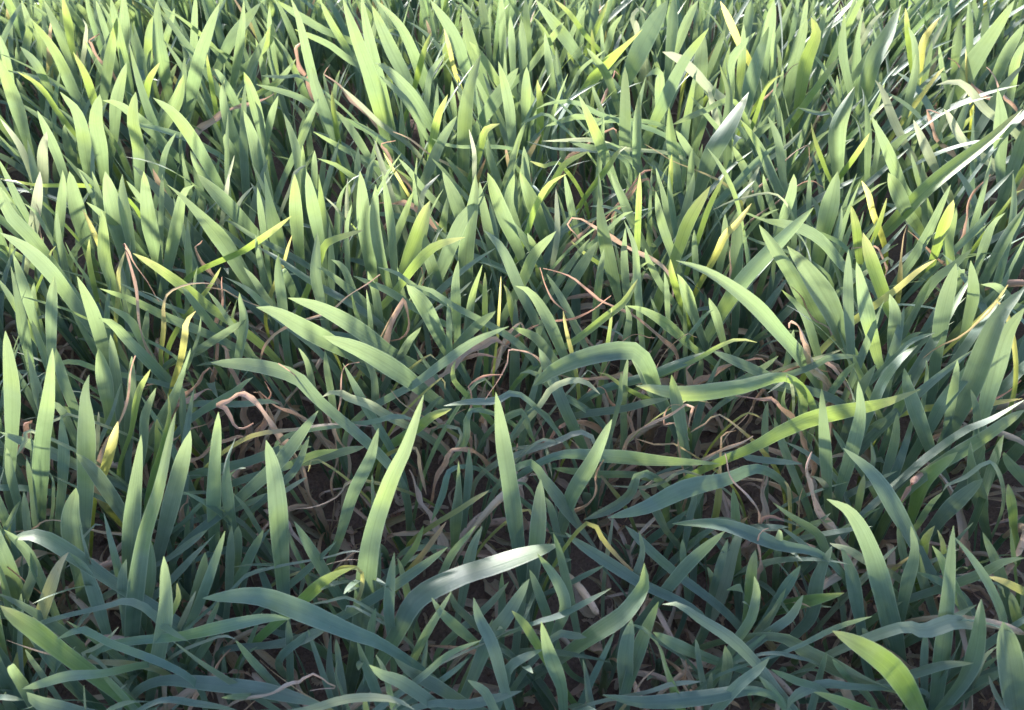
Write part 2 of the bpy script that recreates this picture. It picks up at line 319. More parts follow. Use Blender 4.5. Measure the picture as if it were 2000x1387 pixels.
# ------------------------------------------------------------------ the blades seen one by one
# Each entry: class, greatest width, then points from collar to tip, read off enlarged squares of the
# photograph (3.846 units per photo pixel); blade_curve() gives each its own distance, height and lean.
# g green, y yellowing, v yellow, p pale (painted-in sun glint, some bleaching), t withering tip, d dry, l fallen dry blade; capitals stand in front
S = 520.0 / 2000.0
BLADES = {
(0, 0): """
g 110 1270 720 1200 350 1185 0;g 100 930 420 935 200 930 -60;G 110 1400 900 1480 500 1560 250 1650 20;g 90 690 900 560 700 420 400 230 140
g 100 220 1110 130 800 40 560 -20 420;p 60 250 1350 150 1100 0 890;G 110 1050 1385 1040 1100 1000 900 1020 690;G 110 790 1385 750 1100 720 900 750 710
g 110 860 1000 880 750 950 470;G 110 1640 1385 1450 1050 1300 850 1150 735;g 90 1330 1180 1100 950 900 790 770 755;G 110 1970 1385 1900 1050 1830 830
g 100 1980 1040 1900 750 1830 540;g 120 1200 1000 1330 750 1380 560;y 80 720 800 640 560 550 390;y 70 545 380 510 150 470 -40;g 110 680 1385 600 900 450 690
p 90 330 1385 320 1150 350 990;y 70 440 850 300 650 130 540;g 90 500 1385 420 1150 280 830;g 100 1640 500 1750 280 1960 20;g 100 1230 320 1310 60
g 90 810 300 720 0;g 100 780 700 820 400 880 130;g 60 1450 600 1460 200 1470 -40;g 80 1080 560 1040 350 1000 160;g 70 1740 700 1790 400 1830 0
g 80 1850 600 1920 430 2000 260;y 80 1090 760 1120 600 1200 470;y 60 1600 700 1560 480 1550 380;g 90 380 700 280 500 150 350;g 70 540 500 440 250 330 0
g 90 200 330 220 200 160 0;g 70 1200 1385 1240 1150 1320 1000;g 90 1580 1385 1480 1250 1430 1130;p 40 1700 1385 1760 1170;y 60 240 1385 0 1340
g 80 90 700 40 420 -10 250;g 70 300 420 290 250 230 130;g 60 1380 700 1385 560 1385 430;d 40 700 360 660 300 740 260;p 60 640 330 650 200 620 140""",
(500, 0): """
G 130 1050 1250 900 700 760 300 650 -20;G 110 1040 1100 920 600 830 200 790 -40;G 80 560 1050 430 600 330 180 260 -20;G 120 560 950 450 650 420 500
g 120 1330 980 1150 700 980 520 890 470;g 60 1290 1040 1130 760 930 570;g 130 1160 650 1020 380 870 40;g 100 1340 820 1200 450 1080 200 900 0
G 130 1560 1385 1570 1000 1600 700 1690 405;P 50 1640 1300 1640 1150 1600 970;g 110 1640 1000 1800 750 1970 510;G 90 1930 1150 1900 800 1820 460
g 100 1660 800 1500 300 1310 0;g 70 1280 800 1310 560 1430 390;y 80 1310 1180 1360 900 1440 710;y 60 1180 700 1260 400 1320 240;g 110 1280 1320 1400 1050 1510 870
g 90 340 1050 400 900 470 740;y 70 620 1050 590 850 570 680;g 80 480 830 300 720 0 635;g 80 700 400 580 200 480 0;g 100 -20 450 90 300 125 170
g 60 -10 720 150 620 300 440;g 50 400 610 200 580 40 570;p 70 890 890 780 780 640 650;P 80 990 1385 930 1200 890 1050;v 40 1090 1370 960 1150
g 80 760 1370 770 1100;g 80 860 1200 720 980 600 830;g 80 720 1150 560 1060 430 990;g 80 730 1320 600 1230 460 1190;g 80 440 1385 440 1130;g 70 360 1385 350 1090
p 50 270 1385 300 1290 380 1240;g 110 80 1385 30 1150 -20 950;g 70 60 1050 30 850 -10 760;g 70 80 1060 120 850 165 720;g 110 1760 770 1640 400 1550 50
g 90 1820 620 1700 430 1600 310;g 90 1730 250 1690 -40;g 90 1850 300 1840 -40;g 80 1930 500 1910 120;g 90 480 210 300 100 150 0;g 80 690 440 540 330 290 220
d 80 330 470 280 360 340 310;t 60 1290 1150 1150 1040 1030 990;v 60 1480 480 1440 300 1410 200;g 80 1830 1385 1770 1200 1740 1020;g 80 1880 1385 1970 1050
y 90 1660 1180 1720 980 1830 930;g 40 1190 1385 1210 1180;g 50 820 1385 850 1250 910 1170;g 80 1500 1100 1400 1080 1320 1040;g 70 1480 1370 1400 1270 1320 1190
g 90 1230 1385 1150 1280 1070 1190;d 45 1000 1190 930 1080 1050 1060;d 40 560 600 520 560 560 490;d 60 30 760 130 700""",
(1000, 0): """
Y 110 530 700 700 480 980 220;g 170 860 600 1000 300 1170 0;G 110 1000 1060 1150 750 1280 480 1480 210;g 90 1170 560 1210 200 1220 -40;g 130 1400 720 1420 450 1440 250
g 100 1230 380 1320 150 1400 0;P 110 1460 640 1380 550 1250 440 1130 390;G 95 840 1385 850 900 850 500;G 80 930 1385 940 950 960 690;G 100 780 1385 650 1050 500 710
g 60 640 1385 690 870;g 80 790 800 700 560 560 360;g 60 440 680 520 520 700 375;g 110 540 480 380 260 180 0;g 90 150 480 260 330 390 165;g 100 90 540 70 140
g 80 120 330 100 -30;g 100 100 880 110 500;y 90 210 1000 210 780 190 600;g 70 330 750 290 550 245 240;g 60 370 650 330 350;G 70 660 860 480 770 300 770 180 820
g 50 310 890 180 880 60 940;g 90 620 900 500 870 250 950;g 80 800 920 700 900 530 1020;g 90 290 1110 100 1060;p 50 800 1110 600 1050 220 1060;g 90 820 1130 600 1110 420 1060
Y 80 740 1230 790 1150 860 1100;Y 90 300 1385 400 1230 580 1135;y 80 370 1240 250 1250 135 1210;g 70 10 1200 50 1050 100 920;g 130 110 1385 90 1100
g 100 1250 1385 1200 1050 1180 800;y 80 1190 1385 1200 1160;g 90 1340 1385 1360 1110;g 60 1110 1385 1080 1260;G 150 1420 1385 1500 1150 1620 950 1780 690
G 80 1620 1385 1620 1000 1640 700 1560 480;g 60 1540 960 1450 850 1345 725;p 70 1540 930 1470 650;g 90 1680 770 1450 830 1200 940;G 110 1980 1385 1850 1100 1715 900
g 80 1680 1385 1850 1200 1990 1090;g 130 1740 880 1800 600 1930 200;g 80 1660 700 1660 450 1830 240;g 70 1700 740 1730 400 1740 180;V 90 1690 290 1630 150 1565 10
g 120 1760 300 1800 0;g 70 1560 800 1600 500 1640 340;y 60 1840 850 1900 680 2000 570;g 90 1540 380 1600 220;g 80 480 180 550 0;y 60 540 250 430 100 320 0
y 70 630 220 720 0;g 70 680 370 670 180;g 80 720 330 760 200 830 110;y 60 610 370 600 220;p 70 920 200 900 130 960 60 1010 100;g 120 1110 780 1100 540 1000 580
g 100 1700 1385 1760 1320 1660 1100;g 60 1960 620 1970 200;g 90 1340 1150 1230 980;t 60 1170 1190 1080 1130 990 1080;g 60 680 850 600 640;p 80 1790 1385 1860 1250
d 60 740 980 790 1010;d 40 1000 1300 1050 1385;d 40 740 600 770 520 800 560;p 110 940 230 930 150;g 110 1860 700 1900 400 1970 0;g 90 1600 260 1660 0""",
(1480, 0): """
Y 120 310 760 360 480 440 260 400 130;g 110 230 700 290 400 370 130;g 80 700 700 640 400 650 100;g 90 740 600 750 300 800 50;G 150 800 720 880 450 1000 250 1080 30
g 90 770 500 850 380 940 250;v 80 1220 500 1250 300 1370 130;g 80 1190 650 1180 350 1130 200;g 80 1100 900 1170 600 1190 400;G 150 1480 760 1600 500 1800 200 1930 0
g 120 1800 560 1880 380 2000 180;P 100 1690 800 1580 660 1480 610 1340 640;Y 130 900 1800 1300 1400 1750 1050 1990 820;G 130 600 1385 590 1000 650 800 730 650
y 70 670 1260 760 1130 840 1000;G 110 1080 1385 960 1100 850 870;g 60 820 1350 830 1000 810 720;g 50 860 1350 900 1100 890 900;p 80 1100 1070 1020 900 940 680 880 600
y 70 850 880 930 800 1015 720;p 90 1350 1300 1260 1100 1170 900;g 80 1200 1350 1150 1150;g 80 1240 1385 1240 1210;p 110 1590 1120 1500 1020 1400 820
G 110 1820 1250 1820 900 1800 660;g 90 1600 1080 1730 850 1850 650 2000 480;g 130 1870 1385 1950 1150 2010 950;y 50 500 1250 430 1050 400 920;g 80 190 1350 150 1050 75 870
p 70 180 1130 260 1060 335 970;d 30 190 1230 300 1120 390 1080 390 1200;d 25 200 580 260 510 330 470;y 50 30 720 80 630 180 560;g 70 100 800 160 680 190 520
g 70 570 890 450 860 300 810;y 80 400 720 500 580 610 430;v 70 1290 640 1340 570 1400 510;d 50 1550 560 1490 480 1430 440;g 60 100 560 120 210;g 110 40 400 90 60
g 80 180 200 260 0;g 100 320 300 370 -20;g 60 480 210 560 100 620 0;p 60 800 280 860 170 950 80;p 80 780 200 740 0;g 60 920 660 980 570 1060 490;g 80 1270 520 1310 310
g 70 1380 500 1360 340;g 50 1230 560 1350 430 1490 330;v 60 1570 520 1560 370;g 90 1480 460 1530 130;p 80 1390 180 1430 110;g 70 1590 450 1590 0;g 80 1700 300 1720 60
y 60 1140 400 1110 60;g 90 270 1385 270 1310;g 100 140 1385 60 1200 0 1080;d 45 1860 720 1800 600 1720 520;d 60 1340 1000 1290 900 1270 820 1360 860;g 70 440 400 480 200 520 30
g 90 1900 700 1940 480 2010 300;g 70 1390 900 1480 640""",
(0, 340): """
G 130 420 720 250 480 80 300 0 100;G 130 620 1060 400 760 200 560 0 440;p 100 240 480 270 250 300 -20;g 140 640 480 560 200 520 -20;g 80 480 650 440 450 430 280
G 100 440 420 460 150 470 -30;G 160 920 540 850 250 790 -20;G 90 990 560 940 250 920 0;g 80 780 400 720 100 690 -20;g 120 1190 700 1120 350 1080 -20;g 70 1210 400 1220 0
g 80 1100 250 1030 150 950 50;g 110 1260 700 1320 400 1370 150 1460 80;G 140 1880 830 1650 480 1400 200 1250 75;g 130 1900 430 1700 220 1480 0;g 80 1870 450 1750 370 1680 340
G 120 840 850 770 600 760 270;y 60 720 900 670 650 670 490;v 70 720 460 670 350 620 260;v 55 890 860 890 740 940 580;D 30 950 575 1000 680 1120 820 1210 950
Y 120 1520 960 1320 800 1150 680 1000 595;T 60 1230 1150 1230 980 1280 880 1450 820 1610 825;V 80 1370 1340 1390 1200 1400 1110 1470 1030;G 110 1200 1050 1000 950 750 860
G 120 800 1385 700 1050 580 770;G 100 390 1350 390 1050 410 770;G 140 980 1270 850 1130 740 1080;g 100 1090 1300 980 1100 810 990;g 90 1090 1200 1110 1010
g 60 650 1090 500 1020 160 920;G 90 220 1385 130 950 80 690;g 80 300 1250 180 850 100 600;g 90 340 1385 240 1100;g 70 1420 760 1410 340;G 110 1800 1370 1850 1100 1800 890
g 100 2000 1000 1850 860 1690 775;g 60 1440 1385 1500 1200 1510 1070;g 100 1500 1330 1700 1200 1850 1090;g 70 1720 1100 1640 980 1560 880;t 60 1770 920 1680 870 1540 850
y 40 360 660 380 590 420 540;g 50 350 430 270 290 180 220;d 20 320 550 300 330 250 220;g 100 660 780 560 640 490 510;y 70 1590 820 1660 700;p 60 1700 150 1720 0
p 45 1770 260 1830 170 1900 95;y 60 220 120 0 40;g 90 180 1100 60 900 -20 780;g 110 1560 1100 1420 920 1360 840;d 60 1500 640 1460 560 1500 500;d 50 1660 960 1670 860 1680 780
g 60 1160 950 1020 880 900 820;g 90 1980 900 1900 780 1830 700;d 70 1690 1360 1660 1270 1720 1310;g 80 1960 700 1930 560 1920 460""",
(500, 340): """
g 130 180 620 120 300 60 -20;g 70 80 600 30 250 10 100;G 110 330 650 300 300 290 0;G 120 480 500 420 200 380 -20;g 80 510 450 470 0;G 110 490 980 440 750 460 440
G 120 200 960 180 780 170 600;G 130 870 760 810 350 780 -20;G 90 1000 850 930 600 890 350 900 80;p 50 680 450 690 30;G 90 1040 700 1010 350 950 -20;Y 150 1130 700 1230 450 1310 200
p 70 1230 290 1260 130 1380 0;g 40 1220 370 1190 100 1180 -20;g 50 1290 350 1350 220 1410 110;g 130 1600 480 1500 200 1400 -20;g 130 1560 1050 1580 600 1640 200 1650 0
G 140 1380 750 1480 500 1560 330 1700 165;g 120 1370 830 1300 620 1270 450;Y 90 1050 880 1200 680 1350 540 1570 475;G 70 1160 820 1050 740 915 700;G 100 1440 960 1330 880 1160 830
G 140 1400 1270 1270 1000 1130 830;g 90 1450 1300 1450 1100 1440 970;G 90 1510 1200 1500 850 1520 650;g 90 1200 1010 1000 880 730 765;D 30 560 1010 680 930 830 850 920 770
G 150 1000 1330 700 1120 450 990 240 930;G 150 780 1385 400 1180 150 1040 0 1000;G 120 2000 900 1850 560 1710 420;G 120 2000 640 1850 300 1740 -10;y 90 1950 1110 1900 900 1860 830
V 35 1820 1150 1830 950 1840 770;y 80 1720 1050 1720 740;g 90 1580 1170 1620 900 1700 680;g 90 1500 1300 1650 1150 1800 1030;G 90 1220 1557 1450 1385 1650 1250 1900 1145
g 80 560 980 570 650 550 360;g 100 730 880 650 700 560 640;Y 80 460 700 520 530 650 470 810 420;g 90 380 780 150 620 0 540;v 55 210 660 240 550 270 460;Y 80 -70 560 130 420 265 315
d 50 1100 940 1130 1100 1100 1220 980 1270;t 60 950 1200 1000 1100 1080 970;p 40 660 330 590 240 500 160;y 70 1230 850 1260 740;p 50 1540 880 1620 805;g 50 870 1370 860 1100 830 870
g 60 1250 1385 1180 1270;g 60 690 700 680 400 720 230;p 70 1330 540 1360 460 1410 400;g 100 1080 1380 1150 1250 1240 1150;d 35 930 500 910 260 900 220;d 80 1180 240 1020 220 920 230
g 90 1040 500 1120 300 1180 130;g 90 920 1000 900 880 840 730;g 100 1380 1200 1300 1050 1230 920;d 60 1230 900 1240 720;g 80 830 1200 760 1050 720 900;g 90 1960 380 1900 200 1940 0
d 100 1700 1300 1780 1230 1900 1300;g 110 600 1250 500 1150;g 90 1780 600 1700 200 1680 60""",
(1000, 340): """
g 140 240 450 150 200 60 -20;Y 70 110 450 180 250 280 80 410 0;p 55 300 700 340 450 330 100;g 80 470 400 430 200 390 -10;G 110 780 850 700 500 650 170;g 60 660 150 650 -10
g 100 900 350 820 150 740 -20;Y 80 940 520 960 -10;G 100 1210 620 1120 350 1080 130;g 90 1180 330 1100 0;g 70 1230 430 1190 150 1180 -10;Y 150 1230 620 1330 350 1490 90
Y 70 1400 480 1480 250 1600 0;g 110 1290 330 1350 100 1370 -20;g 70 1380 700 1370 420;P 40 2020 175 1700 190 1510 270;V 80 1520 630 1600 460 1690 370 1800 220;d 25 1640 850 1635 650 1660 530
G 130 1470 1220 1700 850 1900 620 2266 250;G 130 2477 1808 2250 1500 2000 1200 1800 980 1500 760 1230 650;y 70 1260 950 1200 750 1190 640;G 130 80 800 170 600 330 430
G 100 400 1385 250 1050 130 880 25 840;g 80 520 1240 430 1050 380 950 260 750;G 80 970 1200 940 800 920 550 840 345;g 80 860 900 840 600 850 400;Y 80 520 1220 700 1080 850 960 945 790
g 60 900 850 940 720 1040 650;g 90 1350 1300 1150 1120 980 1020 860 990;g 60 1170 1060 1160 840 1145 740;g 100 1400 1160 1320 950 1240 750;g 80 400 740 480 620 590 480
g 100 400 900 520 700 640 510;D 30 390 1020 300 900 230 800 195 690;V 60 400 1130 385 1030;D 40 670 940 540 840 430 770 230 725;D 45 480 1075 620 1010 740 935;d 18 860 1245 1070 1215
d 18 1270 1220 1400 1225;Y 60 1400 1385 1560 1290 1700 1240 1840 1265;g 110 300 1385 180 1230 0 1150;y 60 550 600 440 500;D 40 600 400 520 340 430 330 420 400 500 490
g 50 1070 1000 1040 920;y 80 720 1250 740 1100 750 1000;g 120 1680 800 1690 500 1690 280;g 100 860 1230 880 1080 850 980;g 60 1380 1150 1440 1070 1520 1010;g 80 1580 1230 1530 1050 1480 930
d 60 1000 60 1050 110 1090 120;g 90 1560 700 1600 480 1600 300;g 60 1780 480 1730 450 1790 340;d 70 560 420 610 350;g 90 640 900 660 700 690 560;g 80 1100 800 1020 640 1000 560
g 90 1850 330 1780 300 1700 280;d 50 40 1130 130 1200 220 1260;g 80 200 1190 240 1080 270 1040;g 60 720 290 800 240 860 240;g 60 740 400 830 310 910 280""",
(1480, 340): """
G 120 180 360 250 150 270 0;G 170 480 500 540 250 600 -20;G 110 640 690 480 500 300 400 10 340;G 140 480 1150 300 800 100 500 10 380;G 170 650 1250 520 950 350 680 220 540
G 90 700 1330 680 950 680 570;G 110 900 1385 820 1050 740 660;Y 150 960 950 870 700 790 440;g 110 1010 1270 1030 1050 990 900;V 100 1060 850 1200 730 1340 640;Y 100 1330 620 1400 420 1470 195
g 90 1050 800 1250 500 1450 80;G 140 1350 1300 1400 1000 1490 670;G 110 1570 1130 1620 900 1600 650;T 90 1850 980 1720 1050 1540 1210 1350 1300 1240 1385;g 110 1720 750 1850 500 2010 250
g 80 1650 700 1750 400 1860 290;G 160 1430 1958 1600 1600 1800 1100 2010 850;G 140 1680 1868 1850 1250 2010 1000;g 90 1920 980 1800 850 1680 830;g 80 1500 550 1650 400 1800 200
V 50 1700 1050 1790 960 1880 830;g 80 1100 1150 1300 830 1480 680 1610 560;g 80 1020 1385 1150 1260 1330 1190;g 80 230 1385 270 1170;g 80 460 1385 350 1050 180 870;y 80 760 620 740 400 700 230
y 60 870 480 920 350 970 180;v 80 860 270 830 150 780 50;g 50 810 160 900 90 970 60;t 80 1080 600 1100 450 1140 350;g 150 1100 250 1050 130 980 -10;d 40 1560 380 1600 200 1740 0
D 90 350 1250 300 1120 230 1090 220 1150;p 70 580 1340 650 1310;g 80 560 560 610 400 630 240;g 100 1450 690 1430 500 1490 250;g 90 800 1340 880 1150 950 950;d 50 1220 520 1130 420
d 30 420 1060 330 940 270 860;g 90 1200 1000 1300 800;g 110 1560 1300 1700 1100 1860 900;g 90 1900 700 2010 480;g 80 110 250 60 100 40 0;g 60 380 320 390 0;p 90 960 640 1000 700
y 60 1870 230 1930 150 2010 110;d 30 920 560 700 570;d 25 330 80 500 90""",
(0, 680): """
G 140 90 640 90 300 40 -130;G 120 300 1290 310 800 360 400 395 0;G 140 640 1250 650 600 640 350 670 200;G 90 530 600 450 450 295 365;P 50 560 510 450 530 320 585
V 90 790 920 850 700 885 550;D 40 880 560 950 370 1020 60;G 120 930 1280 800 1080 690 920 570 790;g 80 960 650 990 300 990 60;Y 60 990 600 1040 330 1130 160;G 100 1080 700 1090 500 1170 300
G 120 960 1900 990 1300 1060 650;G 120 970 2600 1000 2000 1080 1450 1200 1050 1320 480;G 130 1190 1550 1330 1000 1430 620;y 70 1180 800 1200 650 1180 530;Y 80 1230 700 1270 500 1260 340
g 110 1100 800 1250 450 1350 200 1430 0;G 110 1610 1500 1610 1000 1640 480;G 90 1750 1385 1700 1100 1700 850 1770 670;g 60 1960 1385 1850 1200 1750 1090;G 150 600 1700 530 1300 570 1050
g 80 130 1150 80 950 50 750;g 80 210 1385 180 1080;g 60 60 1330 150 1150;g 100 570 480 480 250 420 0;g 80 320 500 260 250 200 0;g 70 740 160 550 100 340 140;g 110 560 870 380 780 0 630
d 30 440 1310 250 1340 80 1385;D 60 1880 380 1720 400 1610 430 1680 470 1780 590 1920 540;d 60 1760 680 1860 680;P 60 260 630 190 700 125 810;p 50 730 700 740 480;g 50 850 460 910 260
d 60 1440 1350 1370 1230 1400 1100;g 40 400 1150 400 1000 360 920;p 60 690 1350 770 1330;g 70 1380 600 1370 350 1340 220;G 120 1800 1130 2100 850 2390 470;g 80 1790 1200 1900 1150 2000 1090
g 100 1770 320 1850 250 1900 220;g 130 820 450 780 200 740 0;g 120 890 330 860 100 830 -100;d 90 180 640 170 580 230 560;d 80 1490 340 1600 330;d 70 1530 180 1620 240;l 60 40 1100 70 1180
g 100 470 1000 480 750 460 500;d 35 1340 670 1440 620 1530 570;l 60 1290 1000 1250 960;g 90 1850 420 2000 400 2100 420;d 60 1980 370 1960 320 1890 330;g 70 240 1050 200 820;g 60 1390 1300 1500 1180 1620 1090""",
(500, 680): """
G 150 690 2600 790 2100 860 1450 1000 1000 1120 750 1260 350;G 110 640 1385 730 1100 850 850 920 600;G 130 2000 1700 1900 1000 1850 700 1800 330;G 140 210 1860 180 1500 140 1000 75 690
G 130 470 390 300 220 0 130 -340 110;D 30 450 400 400 300 300 200 160 125;G 150 1330 380 1100 200 800 20 500 -92;g 100 900 420 880 200 780 30;G 110 800 400 720 250 650 110
Y 80 1580 350 1490 250 1480 150 1500 95;P 110 960 490 850 420 700 370 600 320 500 365;G 90 2000 360 1800 400 1600 410 1410 435;T 80 -100 690 300 610 600 570 890 590
G 100 900 550 1050 510 1200 540;Y 130 1220 600 1330 510 1470 455;g 80 1290 470 1340 410 1395 360;t 50 1180 470 1090 410 1010 310;g 80 160 1050 300 900 400 660;p 60 190 1090 300 1020 380 970
t 60 770 990 620 1110 450 1190 230 1215;D 40 1490 750 1400 900 1340 1080 1280 1200 1180 1300;p 70 1510 600 1540 680 1490 760;g 90 1630 460 1570 700 1450 880;g 90 1490 1500 1510 1100 1520 850
t 110 1190 750 1230 900 1280 1100;d 80 1250 1170 1180 1030 1140 920;V 70 1560 1190 1650 1130 1750 1070;g 80 1580 1150 1600 950 1600 750;D 25 1920 0 1890 130 1830 260 1730 390
D 40 1600 340 1600 280 1700 230 1850 200;D 25 610 550 620 350 640 250 680 150 780 110;d 60 110 410 130 340 60 260;d 60 70 380 0 330;l 100 1060 700 970 800;g 60 1800 1000 1650 860
d 80 1970 900 1950 700;v 60 1370 240 1420 310;v 60 1270 70 1360 90;d 70 1650 50 1850 100;y 90 1650 270 1790 310;d 25 1480 520 1570 470;g 110 -50 850 200 760 420 740;g 90 250 880 430 800 620 760
g 100 500 830 650 780 820 740;l 50 560 980 580 1200;l 45 900 1050 930 940;l 70 1090 1100 1130 960;l 60 1000 1180 1100 1090;l 50 1480 640 1440 580 1370 850;g 80 880 1200 870 950;g 80 420 260 380 100 320 0
g 90 560 320 530 150 520 20;g 90 1480 900 1400 1100 1320 1300;v 50 470 840 390 930""",
(1000, 680): """
G 150 1080 300 1010 130 900 20 600 60 330 160 150 290;Y 150 2100 230 1700 290 1300 340 930 280;G 130 300 820 700 820 1100 860 1560 870;G 150 1870 910 1600 990 1300 1060 1000 1200 720 1275
G 130 980 930 880 1100 750 1200 540 1290;G 120 350 1420 450 1100 600 850 750 535;G 110 1310 820 1260 500 1200 200;P 70 200 440 300 300 450 240 560 260 660 345;g 60 110 490 230 480 320 570
P 80 370 690 500 630 620 690 610 800;g 110 50 470 130 600 180 730;P 70 180 710 350 710;p 60 210 740 270 850 300 970;g 60 780 500 810 380 820 180;T 60 1260 740 1100 730 930 680
P 50 1330 930 1150 1000 1000 1045 750 1035;G 110 2350 1570 2000 1480 1600 1340 1200 1320;g 100 1690 1500 1680 1200 1660 1050;D 40 1860 1280 1780 1100 1650 950 1590 800;T 100 1570 750 1580 650 1680 620
D 50 1590 770 1700 720 1810 640;D 35 1220 600 1150 590 1150 520 1200 430 1270 415;V 25 1260 415 1500 410;D 35 1300 430 1330 520 1320 640 1350 690;T 90 1600 520 1450 570 1330 640
D 50 2000 400 1850 390 1680 375;d 20 1730 530 1800 430;v 50 1740 500 1880 530;g 80 1900 730 1900 550 1920 400;g 80 1650 790 1800 830 2100 860 2180 870;D 40 510 1200 630 1080 640 900 680 820
g 110 110 860 250 1000 400 1200 680 1575;G 120 130 1900 190 1400 215 985;g 80 340 1385 290 1200 250 1120;g 60 50 1010 190 1140;v 60 80 1220 160 1280;g 130 1060 330 960 140 880 40
g 110 840 420 850 200 870 70;g 140 400 450 300 200 200 0;y 100 830 280 720 200 640 180;p 50 540 200 590 180 640 210;d 50 740 390 700 320 650 300;d 40 1890 1200 1900 1000 1890 880
g 110 2000 250 1750 130 1500 20;g 110 1070 190 1250 110 1540 10;g 100 1750 230 1880 150 2000 60;d 70 440 230 360 220;l 70 1450 500 1600 470;l 50 1400 540 1390 440;l 60 680 900 820 970
g 100 860 450 1050 400 1180 380;d 50 230 650 210 530;t 60 560 830 480 720 430 680;l 60 1750 1230 1850 1260;l 60 1500 1290 1700 1230;l 50 1790 1230 1880 1120;d 80 1330 250 1310 150 1380 120;d 80 1790 90 1900 90
g 80 1340 1250 1370 1120 1360 1000;g 90 1420 1100 1500 960 1580 880;g 80 1150 1350 1060 1180 950 1050;g 90 300 300 160 180 60 190;g 100 600 950 400 920 300 900""",
(1480, 680): """
Y 120 20 720 200 620 450 520 800 450 1000 400 1220 310;G 110 600 1120 700 800 770 500 755 250;G 90 530 1200 510 800 490 500 480 300;G 90 1100 970 1300 800 1560 620 1750 540 2020 380
y 110 1160 1250 1250 1000 1500 780;g 120 1290 600 1400 400 1650 100 1800 -60;G 110 870 420 950 250 1080 80 1200 -20;g 120 1300 780 1200 500 1130 300 1100 150;G 120 1250 1600 1000 1150 850 930 640 750
g 70 750 1280 900 1130 1100 940;g 40 760 1310 830 1240 920 1200;G 150 1080 2430 960 1900 850 1520 700 1240 520 1135;G 110 510 1510 440 1385 250 1260 115 1160;p 60 560 1120 480 1000 400 960
P 70 1760 860 1560 970 1400 1040 1390 1075;G 110 1780 860 1820 750 1850 650;g 80 1660 650 1640 450 1600 310;g 40 1650 980 1660 600;g 120 1290 1385 1450 1200 1690 980;g 60 1200 1330 1300 1170 1390 1080
y 80 1920 1350 1910 1200 1880 1020;D 100 440 1200 360 1020 350 900 420 780;y 110 470 760 420 660 360 620;v 50 240 1180 230 1050 200 1000;t 60 310 1230 310 1150 340 1050;d 50 60 1250 50 1050 60 900
d 90 20 1380 60 1290 200 1290;d 30 620 430 550 330 480 250 430 210;P 60 240 220 180 260 70 340;g 90 340 540 330 350 250 220;g 50 270 570 190 420 210 295;g 60 820 950 870 850 850 700;y 80 760 1150 800 950
g 100 2000 990 1900 850 1850 780;g 80 400 140 550 70 770 60;g 80 560 320 650 200 730 110;g 50 1240 420 1270 200 1265 90;g 80 960 950 1030 700 1050 480;Y 160 1720 660 1850 570 2010 460
y 90 380 1330 560 1300;l 60 1860 900 1800 960;l 50 1890 980 2000 1020;g 110 1560 1000 1640 850 1700 700;g 90 1000 600 1080 400 1150 200;g 80 1420 600 1480 250 1500 90;d 40 200 180 550 170
d 40 1860 330 1980 250;v 90 1700 430 1990 380;g 90 700 500 780 300 890 120;g 80 800 260 740 120 720 40;g 100 620 700 560 600;g 90 250 900 180 700 120 520;g 110 1700 1300 1650 1000 1600 700""",
(0, 1027): """
g 100 1080 700 1130 400 1130 100;V 150 290 720 370 500 450 300 515 200;Y 170 480 960 250 780 100 680 0 600;G 100 300 400 200 200 30 30;G 150 800 400 430 150 250 70 80 100
g 100 800 800 650 350 520 200;g 60 780 810 700 400 600 0;G 90 850 590 940 560 1100 620 1250 770 1410 865;G 110 1130 1250 1230 700 1230 230;Y 90 1290 650 1340 550 1330 430;p 50 1330 800 1400 650 1470 490
G 80 1400 800 1530 500 1690 40;G 90 800 870 620 780 430 850;P 50 720 1000 650 1010 620 960 690 930 790 870 890 760;G 130 760 1110 500 1130 300 1190 165 1225;g 110 930 1290 850 1200 760 1110
P 40 830 1130 880 1230 950 1190;G 110 1180 1170 1600 1190 2000 1240 2443 1350;g 80 1180 1320 1500 1340 1780 1385;G 70 1680 1140 1500 1020 1290 860;G 160 2923 920 2620 790 2220 620 1920 525 1520 545
G 110 1400 820 1650 760 2000 690 2180 700;d 70 1560 1140 1620 1030 1750 930;g 90 2000 1130 1880 1000 1770 860;t 80 600 1010 350 960 190 910 50 860;g 60 310 1110 230 1000 190 930
g 150 560 1400 300 1330 200 1250;g 100 -20 1290 180 1310;l 60 740 1290 800 1230;l 60 850 1080 900 990;g 60 1260 250 1400 150 1560 30;g 80 1720 480 1730 200 1740 0;g 110 1830 330 1900 180 1980 30
d 20 260 480 160 370 40 310;g 60 1760 460 1850 370 2000 310;p 60 1620 840 1770 850;g 30 640 1385 630 1200;g 120 200 500 250 350 230 200;g 100 1780 250 1790 0;l 60 110 940 130 1030;g 90 1290 400 1480 200 1620 60
g 100 1440 700 1500 450 1540 200;l 70 160 640 230 700;g 90 1550 780 1640 560;g 110 950 700 920 400 950 250;g 100 40 480 0 300""",
